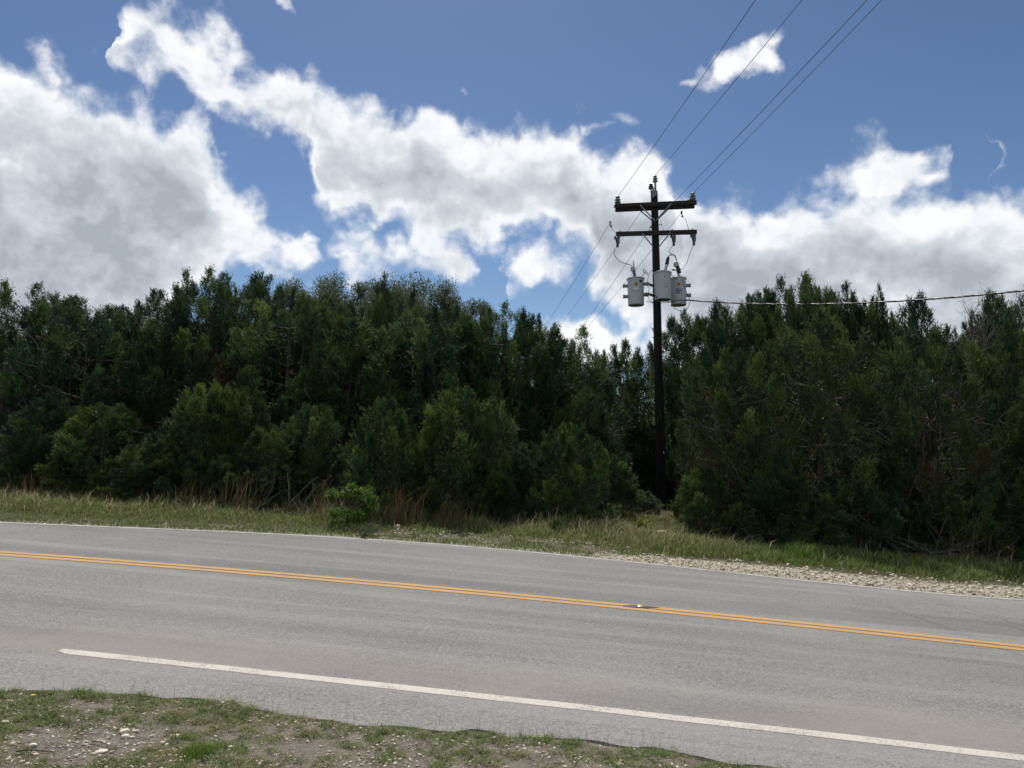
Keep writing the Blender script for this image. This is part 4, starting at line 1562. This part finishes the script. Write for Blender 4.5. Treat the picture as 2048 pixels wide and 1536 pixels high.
def blades(x, y, h, w, lean, tint, rs, zf=ground_z, wind=(.15, 0)):
    n = len(x)
    z = zf(x, y) - .01
    p = np.stack([x, y, z], 1)
    a = rs.rand(n) * 6.283
    d = np.stack([np.cos(a), np.sin(a), np.zeros(n)], 1)
    d[:, 0] += wind[0]
    d[:, 1] += wind[1]
    s_ = np.stack([-np.sin(a + rs.normal(size=n)), np.cos(a), np.zeros(n)], 1)
    s_ = unit(s_) * w[:, None]
    mid = p + UPV * (h * .55)[:, None] + d * (lean * h * .22)[:, None]
    tip = p + UPV * (h * (1 - .25 * lean))[:, None] + d * (lean * h * .75)[:, None]
    V = np.stack([p - s_, p + s_, mid + s_ * .75, mid - s_ * .75, tip], 1).reshape(-1, 3)
    k = np.arange(n) * 5
    Q = np.stack([k, k + 1, k + 2, k + 3], 1)
    T3 = np.stack([k + 3, k + 2, k + 4], 1)
    return V, [Q, T3], np.repeat(tint, 5, 0)


def grass_obj(name, args, rs, mat='grass'):
    V, F, T_ = blades(*args, rs)
    return mesh(name, V, F, M[mat], {'tint': T_})


rs = np.random.RandomState(77)
N = 260000
x = rs.uniform(-15, 13, N)
e = rs.rand(N) ** 1.05 * 6.6 + .02
y = edge_far(x) + e
go = gravel_out(x)
nz = vnoise(x, y, 1.1, 31)
nf = vnoise(x, y, .35, 32)
inp = (x > -3.0) & (x < 2.4) & (e > .42) & (e < 1.45)
go = go * (.55 + .9 * vnoise(x, y * 0, .9, 35))
dens = np.where(e < go, .10, np.clip((e - go) / .5, .15, 1))
dens = np.where((x < 1.4) & (e < .45), .95, dens)
dens = np.where(inp, .25 + .4 * (nf > .5), dens)
dens *= np.clip(.25 + 1.5 * nf, 0, 1)
gap = (x > 2.3) & (x < 5.2)
dens = np.where((e > 3.0) & ~gap, dens * .30, dens)
dens = np.where(gap & (e > 3), np.maximum(dens, .7), dens)
keep = rs.rand(N) < dens
x, y, e, nz, nf, go = [q[keep] for q in (x, y, e, nz, nf, go)]
n = len(x)
short = (x < 1.4) & (e < .45)
tall = np.clip((e - .4) / 2.0, 0, 1) * np.where(e > 3.0, .6, 1)
h = np.where(short, rs.uniform(.03, .09, n), (.06 + .30 * tall * (.15 + 1.2 * nz ** 1.5)) * np.interp(x, [-6, -2, 3, 6], [.8, 1, 1, .75]) * rs.uniform(.55, 1.35, n))
h = np.where(gap[keep] & (e > 2.2), h * .65, h)
h = np.where(inp[keep] & ~short, rs.uniform(.05, .14, n), h)
dry = (rs.rand(n) < np.where(short, .06, (.18 + .28 * nz * tall) * np.interp(x, [2, 5], [1, .35]))) * rs.uniform(.4, 1, n)
tint = np.stack([np.clip(rs.normal(.45, .25, n) - .15 * (x > 4), 0, 1), np.clip(rs.normal(.5, .2, n), 0, 1), dry], 1)
m_ = rs.rand(n) < (.02 + .05 * (e > 1.7) + .035 * (nz > .5) * tall) * np.interp(x, [2, 5], [1, .3])
h = np.where(m_ & (e > .8), h * rs.uniform(1.3, 2.0, n), h)
tint[m_, 2] = rs.uniform(.6, 1, m_.sum())
vg = tag(obj('verge_grass', grass_obj('verge_grass', (x, y, h, rs.uniform(.004, .009, n), rs.uniform(.3, 1.3, n), tint), rs)), kind='stuff')
vg.color = (1.4, 1.38, 1.5, 1)

# dry seed-stalk clumps: each its own thing


def stalk_clump(cx, by, d, n, hh, spread, label, red=.6, seed=0):
    n = int(n * .6)
    rs = np.random.RandomState(seed)
    q = P(cx, by, d)
    x0, z0 = q[0], float(ground_z(q[0], d))
    x, y = x0 + rs.normal(size=n) * spread, d + rs.normal(size=n) * spread * .7
    tint = np.stack([rs.uniform(.5, 1, n), np.clip(rs.normal(.45, .2, n), 0, 1), rs.uniform(.6, 1, n)], 1)
    V, F, T_ = blades(x, y, hh * rs.uniform(.45, 1.15, n), rs.uniform(.0025, .0055, n), rs.uniform(.15, .9, n), tint, rs, wind=(.45, 0))
    V = V - np.array([x0, d, z0])
    o = obj('dry_grass_clump', mesh('dry_grass_clump', V, F, M['grass'], {'tint': T_}), None, (x0, d, z0))
    o.color = (.62, .55, .49, 1) if red else (.8, .75, .62, 1)
    return tag(o, label, 'grass clump', 'tall dry grass clumps by the wood')


for k, q in enumerate([
        (470, 1010, 14.5, 130, .95, .22, 'reddish dry grass stalks in the middle of the left grass verge'),
        (800, 1010, 14.2, 170, 1.0, .20, 'tall reddish dry grass clump just right of the bright leafy bush'),
        (905, 1015, 14.3, 120, .95, .16, 'tall reddish dry grass stalks leaning right of the leafy bush, farther clump'),
        (640, 1005, 14.3, 80, 1.0, .18, 'dry brown stalks standing close left of the bright leafy bush'),
        (375, 1005, 14.5, 120, .7, .22, 'pale dry windblown grass at the far left verge edge'),
        (1332, 1045, 15.3, 26, .75, .07, 'few arching pink-brown stalks beside the pole foot rocks'),
        (1960, 1115, 14.0, 120, .95, .32, 'sparse reddish stalks in shade at the right end of the verge'),
        (1735, 1090, 14.2, 60, .8, .25, 'thin reddish stalks in the shade under the wide juniper'),
        (60, 985, 14.7, 150, .6, .28, 'pale dry grass under the stems at the left edge'), ]):
    stalk_clump(*q, seed=200 + k)


def tuft(name, cx, by, n, hh, spread, wd, tintc, label, lean=(.3, 1.0), seed=0, col=(1, 1, 1), ground_px=True):
    rs = np.random.RandomState(seed)
    x0, y0_ = hit(cx, by)
    z0 = float(ground_z(x0, y0_))
    x, y = x0 + rs.normal(size=n) * spread, y0_ + rs.normal(size=n) * spread
    tint = np.stack([np.clip(rs.normal(tintc[0], .15, n), 0, 1), np.clip(rs.normal(.6, .2, n), 0, 1), (rs.rand(n) < tintc[1]) * .8], 1)
    V, F, T_ = blades(x, y, hh * rs.uniform(.5, 1.2, n), wd * rs.uniform(.7, 1.3, n), rs.uniform(*lean, n), tint, rs)
    o = obj(name, mesh(name, V - np.array([x0, y0_, z0]), F, M['grass'], {'tint': T_}), None, (x0, y0_, z0))
    o.color = (*col, 1)
    return tag(o, label, 'grass tuft')


tuft('grass_tuft', 392, 1512, 520, .075, .045, .0016, (.75, .02), 'small bright lime green grass tuft on the bare near roadside', seed=3, col=(1.1, 1.35, .8))
tuft('grass_tuft', 1605, 1128, 260, .38, .14, .005, (.35, .04), 'bright green grass tuft behind the gravel shoulder at right', seed=4, col=(1, 1.3, .9))
tuft('grass_tuft', 1112, 1072, 90, .36, .09, .007, (.2, .05), 'dark green spiky tuft in the verge left of the pole', (.2, .7), seed=5, col=(.8, .9, .8))
tuft('yucca_plant', 1280, 1075, 80, .42, .05, .012, (.6, .25), 'spiky yellowish yucca rosette in the verge grass before the pole', (.3, 1.4), seed=6, col=(1.2, 1.1, .8))

# near roadside turf: thousands of small tufts and matted straw
rs = np.random.RandomState(91)


def turf_density(x, y, n_):
    cl = vnoise(x, y, .42, 51, 3)
    cf = vnoise(x, y, .10, 52, 2)
    thr = np.interp(n_, [-.10, -.02, .05, .25, .5, 1.1], [.55, .36, .30, .38, .43, .45]) - .09 * np.clip((-x - 1.8), 0, 1)
    d = np.clip((cl * .55 + cf * .45 - thr - .01) / .09, .03, 1)
    # bare, stony patches
    for cx, cy, rr in ((600, 1500, .17), (150, 1492, .30), (800, 1490, .15), (1060, 1500, .10), (165, 1418, .12), (700, 1478, .08), (430, 1480, .08)):
        a_, b_ = hit(cx, cy)
        d = d * np.clip((np.hypot((x - a_) * .7, y - b_) - rr * .55 + .16 * (cf - .5)) / (rr * .6), .05, 1)
    return d


NT_ = 17000
tx = rs.uniform(-4.4, 3.0, NT_)
tn_ = rs.rand(NT_) * 1.2 - .08
ty = yE(tx) - tn_
keep = (ty > 2.9) & (rs.rand(NT_) < turf_density(tx, ty, tn_))
tx, ty, tn_ = tx[keep], ty[keep], tn_[keep]
k = len(tx)
kind = rs.rand(k)
strawy = np.clip((vnoise(tx, ty, .2, 53, 2) - .42) * 4, 0, .75)
strawy = np.where(tx < -2.2, strawy * .45, strawy)
t_dry = np.where(rs.rand(k) < strawy, rs.uniform(.45, 1, k), rs.uniform(0, .2, k))
t_h = rs.uniform(.012, .040, k) * (.7 + .7 * vnoise(tx, ty, .25, 54, 2)) * np.where(kind > .93, 1.7, 1)
t_r = rs.uniform(.008, .022, k)
t_a, t_v = np.clip(rs.normal(.45, .25, k), 0, 1), np.clip(rs.normal(.45, .25, k), 0, 1)
per = 17
ii = np.repeat(np.arange(k), per)
n = len(ii)
x = tx[ii] + rs.normal(size=n) * t_r[ii]
y = ty[ii] + rs.normal(size=n) * t_r[ii]
h = t_h[ii] * rs.uniform(.5, 1.25, n)
tint = np.stack([np.clip(t_a[ii] + rs.normal(size=n) * .12, 0, 1), np.clip(t_v[ii] + rs.normal(size=n) * .12, 0, 1), np.clip(t_dry[ii] + (rs.rand(n) < .08) * .7, 0, 1)], 1)
nt_ = obj('roadside_turf', grass_obj('roadside_turf', (x, y, h, rs.uniform(.0011, .0027, n), rs.uniform(.6, 2.4, n), tint), rs))
nt_.color = (1.15, 1.25, 1.2, 1)
tag(nt_, kind='stuff')
# matted dead straw lying on the soil
n = 15000
x = rs.uniform(-4.4, 2.8, n)
y = yE(x) - rs.rand(n) * 1.15 + .02
tint = np.stack([rs.uniform(.4, 1, n), rs.uniform(.2, .7, n), rs.uniform(.6, 1, n)], 1)
th_ = obj('dead_straw', grass_obj('dead_straw', (x, y, rs.uniform(.015, .035, n), rs.uniform(.0008, .0016, n), rs.uniform(2.6, 3.6, n), tint), rs))
th_.color = (.8, .78, .78, 1)
tag(th_, kind='stuff')
# sparse taller stems at the broken edge
n = 140
x = rs.uniform(-4, 2.2, n)
y = yE(x) + rs.uniform(-.12, .06, n)
tint = np.stack([rs.uniform(.3, 1, n), rs.uniform(.1, .4, n), rs.uniform(.3, 1, n)], 1)
es = obj('edge_stems', grass_obj('edge_stems', (x, y, rs.uniform(.05, .17, n), rs.uniform(.0008, .0013, n), rs.uniform(.2, .9, n), tint), rs))
es.color = (.6, .5, .5, 1)
tag(es, kind='stuff')

# ------------------------------------------------------------------ stones
ICO = None


def ico():
    global ICO
    if ICO is None:
        import bmesh
        bm = bmesh.new()
        bmesh.ops.create_icosphere(bm, subdivisions=1, radius=1)
        bm.verts.index_update()
        ICO = (np.array([v.co[:] for v in bm.verts]), np.array([[v.index for v in f.verts] for f in bm.faces]))
        bm.free()
    return ICO


def stones(x, y, r, rs, sink=.25, flat=(.35, .75)):
    v, f = ico()
    n, k = len(x), len(v)
    sc = np.stack([r * rs.uniform(.7, 1.3, n), r * rs.uniform(.6, 1.0, n), r * rs.uniform(*flat, n)], 1)
    V = v[None] * (1 + rs.uniform(-.28, .28, (n, k, 1))) * sc[:, None]
    a = rs.rand(n) * 6.283
    c_, s_ = np.cos(a)[:, None], np.sin(a)[:, None]
    tl = rs.normal(size=n)[:, None] * .3
    X, Y, Z = V[..., 0], V[..., 1], V[..., 2]
    Z = Z + X * tl
    V = np.stack([X * c_ - Y * s_ + x[:, None], X * s_ + Y * c_ + y[:, None], Z + (ground_z(x, y) + sc[:, 2] * (1 - 2 * sink))[:, None]], -1)
    F = (f[None] + (np.arange(n) * k)[:, None, None]).reshape(-1, 3)
    t_ = np.repeat(np.stack([rs.rand(n), rs.rand(n), rs.rand(n)], 1), k, 0)
    return V.reshape(-1, 3), F, t_


rs = np.random.RandomState(12)
N = 26000
x = rs.uniform(-12, 12, N)
e = rs.rand(N) * 2.6 - .06
go = gravel_out(x)
y = edge_far(x) + e
cl = vnoise(x, y, .5, 61)
pin = (x > -3.2) & (x < 2.6)
go = go + .8 * (vnoise(x, y, .8, 63) - .5)
dens = np.where(e < go - .1, .9, np.clip(1 - (e - go + .1) / .6, 0, 1) * .6)
dens = np.where(x < 1.3, dens * np.where(e < .42, .12 + .3 * (cl > .62), 0), dens)
dens = np.where(pin & (e > .4) & (e < 1.55), np.maximum(dens, (.5 * np.clip((cl - .46) / .15, 0, 1))), dens)
keep = rs.rand(N) < dens
x, y, e = x[keep], y[keep], e[keep]
r = .007 + .030 * rs.rand(len(x)) ** 2.6
V, F, T_ = stones(x, y, r, rs)
tag(obj('gravel', mesh('gravel', V, F, M['stone'], {'tint': T_})), kind='stuff')
N = 20000
x = rs.uniform(-4.3, 2.6, N)
n_ = rs.rand(N) ** .8 * 1.1
y = yE(x) - n_
cl = vnoise(x, y, .3, 71)
dens = np.clip((cl - .42) / .2, .2, 1)
a_, b_ = hit(180, 1500)
dens = np.maximum(dens, 1.0 * (np.hypot((x - a_) * .6, y - b_) < .32))
keep = (rs.rand(N) < dens) & (y > 2.9)
x, y = x[keep], y[keep]
V, F, T_ = stones(x, y, .0014 + .012 * rs.rand(len(x)) ** 5, rs, .3)
tag(obj('pebbles', mesh('pebbles', V, F, M['stone'], {'tint': T_})), kind='stuff')
# loose chips on the asphalt
N = 160
x = rs.uniform(-4, 4.5, N)
y = yE(x) + rs.rand(N) ** 2 * 3.2 + .05
v0 = stones(x, y, .003 + .004 * rs.rand(N), rs, .3)
v0[0][:, 2] += .03
tag(obj('loose_chips', mesh('loose_chips', *v0[:2], M['stone'], {'tint': v0[2]})), kind='stuff')


N = 900
x = rs.uniform(-4.2, 3, N)
y = yE(x) + rs.normal(size=N) * .035 - .03
v0 = stones(x, y, .003 + .010 * rs.rand(N) ** 3, rs, .3)
tag(obj('asphalt_crumbs', mesh('asphalt_crumbs', *v0[:2], M['tar'], {'tint': v0[2]})), kind='stuff')


def rock(px, py, wpx, label, seed, onground=True, d=None, flat=.5, group=None):
    rs = np.random.RandomState(seed)
    import bmesh
    x0, y0_ = hit(px, py) if d is None else (P(px, py, d)[0], d)
    r = wpx / FPX * math.hypot(x0, y0_) / 2
    bm = bmesh.new()
    bmesh.ops.create_icosphere(bm, subdivisions=2, radius=1)
    k = rs.normal(size=(5, 3))
    V = np.array([v.co[:] for v in bm.verts])
    F = np.array([[v.index for v in f.verts] for f in bm.faces]) if bm.verts.index_update() is None else None
    bm.free()
    for q in unit(k):          # chip flat facets
        dd = V @ q
        lim = rs.uniform(.55, .85)
        V = V - np.clip(dd - lim, 0, None)[:, None] * q
    V = V * (1 + rs.uniform(-.05, .05, (len(V), 1))) * np.array([1.05, .8, flat]) * r
    a = rs.uniform(-.5, .5)
    V = np.stack([V[:, 0] * math.cos(a) - V[:, 1] * math.sin(a), V[:, 0] * math.sin(a) + V[:, 1] * math.cos(a), V[:, 2]], 1)
    o = obj('limestone_rock', mesh('limestone_rock', V, F, M['stone'], {'tint': np.full((len(V), 3), rs.uniform(.75, 1))}), None, (x0, y0_, float(ground_z(x0, y0_)) + flat * r * .55))
    return tag(o, label, 'rock', group)


GR = 'loose white rocks on the near roadside'
rock(249, 1466, 19, 'white limestone chunk, upper left of the cluster of four on the near roadside', 1, group=GR)
rock(271, 1463, 13, 'white limestone chunk, upper right of the cluster of four on the near roadside', 2, group=GR)
rock(251, 1476, 18, 'white limestone chunk, lower left of the cluster of four on the near roadside', 3, group=GR)
rock(264, 1475, 9, 'smallest white stone, lower right in the cluster of four on the near roadside', 4, group=GR)
rock(352, 1470, 15, 'flat slanted white stone lying alone left of the lime green tuft', 5, flat=.3, group=GR)
rock(203, 1505, 20, 'flat dusty pale stone half sunk in the dirt below the white cluster', 6, flat=.25, group=GR)
rock(65, 1495, 15, 'pale round stone in the gravel at the lower left', 7, group=GR)
rock(71, 1512, 9, 'small white stone at the lower left beside the dark twig', 8, group=GR)
rock(10, 1447, 12, 'pale stone at the left picture edge in the near turf', 9, group=GR)
rock(462, 1497, 11, 'whitish stone beside the turf patch right of the lime green tuft', 10, group=GR)
rock(788, 1492, 8, 'small pale stone on the bare soil near the asphalt edge', 11, group=GR)
rock(796, 1062, 13, 'rounded white limestone rock at the far road edge right of the leafy bush', 12, flat=.7)
rock(768, 1052, 8, 'small white rock in the verge beside the bigger rounded one', 13)
rock(1325, 1040, 26, 'flat pale ledge rock beside the pole foot behind the grass', 14, d=15.4, flat=.3)
rock(1908, 1108, 10, 'pale rock in the shade at the right end of the wood edge', 15, d=14.2)

# ------------------------------------------------------------------ small things
# raised pavement marker between the yellow lines
mx, my = hit(1280, 1214)
mz = float(plane_z(mx, my))
rpm = empty('road_marker', (mx, my, mz), 'yellow reflective road stud on a black tar patch between the yellow lines', 'road stud')
b = MB()
rs = np.random.RandomState(3)
k = 22
th = np.arange(k) / k * 6.283
rr = 1 + .18 * rs.normal(size=k)
V = np.concatenate([np.stack([mx + .17 * rr * np.cos(th), my + .058 * rr * np.sin(th), plane_z(mx + .17 * rr * np.cos(th), my + .062 * rr * np.sin(th)) + .007], 1),
                    np.stack([mx + .16 * rr * np.cos(th), my + .045 * rr * np.sin(th), plane_z(mx + .16 * rr * np.cos(th), my + .045 * rr * np.sin(th)) + .012], 1)])
jj = np.arange(k)
b.add(V, [np.stack([jj, (jj + 1) % k, (jj + 1) % k + k, jj + k], 1), (jj + k)[None]])
child(b, 'tar_pad', M['tar'], rpm, False)
b = MB()
w_, d_, h_ = .034, .034, .016
B0 = np.array([[-w_, -d_, 0], [w_, -d_, 0], [w_, d_, 0], [-w_, d_, 0], [-w_ * .6, -d_ * .5, h_], [w_ * .6, -d_ * .5, h_], [w_ * .6, d_ * .5, h_], [-w_ * .6, d_ * .5, h_]])
b.add(B0 + np.array([mx, my, mz + .012]), [np.array([[0, 1, 5, 4], [1, 2, 6, 5], [2, 3, 7, 6], [3, 0, 4, 7], [4, 5, 6, 7]])])
child(b, 'stud_body', M['reflector'], rpm, False)
# yellow flower in the near turf
fx_, fy_ = hit(64, 1407)
fz = float(ground_z(fx_, fy_))
fl = empty('wild_flower', (fx_, fy_, fz), 'single small yellow flower in the near turf at lower left', 'flower')
b = MB()
b.tube([(fx_, fy_, fz - .01), (fx_ + .003, fy_, fz + .04)], .0015, 5)
child(b, 'stem', mat_simple('flower_stem', (.06, .11, .02)), fl)
b = MB()
for k in range(9):
    a = k / 9 * 6.283
    c_ = np.array([fx_ + .003, fy_, fz + .04])
    d = np.array([math.cos(a), math.sin(a) * .9, .35])
    s_ = np.array([-math.sin(a), math.cos(a), 0])
    b.add(np.array([c_, c_ + d * .008 + s_ * .004, c_ + d * .015, c_ + d * .008 - s_ * .004]), [np.array([[0, 1, 2, 3]])])
child(b, 'petals', M['petal'], fl, False)


def brush_pile(px, py, d, n, L, label, seed, rad=(.004, .009)):
    rs = np.random.RandomState(seed)
    q = P(px, py, d)
    z0 = float(ground_z(q[0], d))
    b = MB()
    st_ = np.stack([rs.normal(size=n) * L * .4, rs.normal(size=n) * .2, rs.uniform(.0, .25, n)], 1)
    dr = unit(np.stack([rs.normal(size=n), rs.normal(size=n) * .4, rs.uniform(-.1, .7, n)], 1))
    twigs_mb(st_, dr, rs.uniform(.3, 1, n) * L, rs.uniform(*rad, n), rs, b, 4, 5, .2)
    o = b.build('dead_branches', M['wood_twig'])
    o.location = (q[0], d, z0)
    return tag(o, label, 'branches', 'dead branches by the wood')


brush_pile(600, 1010, 14.4, 26, .9, 'grey dead branches lying in the verge left of the leafy bush', 1)
brush_pile(80, 975, 16.4, 18, .9, 'bent dead branches beneath the stems at the left edge', 2)
brush_pile(1850, 930, 14.0, 60, 1.0, 'tangle of pale grey dead limbs arching out of the wide twiggy juniper', 3, (.003, .009))
brush_pile(1480, 1030, 14.9, 22, .6, 'dead grey sticks in the dark beneath the olive juniper right of the pole', 4)
brush_pile(1180, 1015, 17.2, 40, 1.0, 'thin grey sticks in the shade below the rounded sunlit juniper', 5)
b = MB()
q0 = np.array([*hit(55, 1520), 0])
for p_, L_, a_ in ((hit(70, 1508), .17, .35), (hit(205, 1492), .14, -.25), (hit(60, 1470), .10, .1)):
    x0, y0_ = p_
    b = MB()
    pts = [(x0 + math.cos(a_) * L_ * (u - .5), y0_ + math.sin(a_) * L_ * (u - .5), float(ground_z(x0 + math.cos(a_) * L_ * (u - .5), y0_)) + .012 + .006 * math.sin(u * 5)) for u in np.linspace(0, 1, 6)]
    b.tube(np.array(pts) - np.array(pts[0]), np.linspace(.004, .002, 6), 5)
    o = b.build('fallen_twig', M['bark'] if a_ > .2 else M['wood_twig'])
    o.location = pts[0]
    tag(o, 'dark twig lying beside a small white stone at the lower left' if a_ > .2 else 'pale thin twig lying on the dirt below the white rock cluster' if a_ < 0 else 'short grey twig on the dirt near the left edge', 'twig', 'fallen twigs on the near roadside')
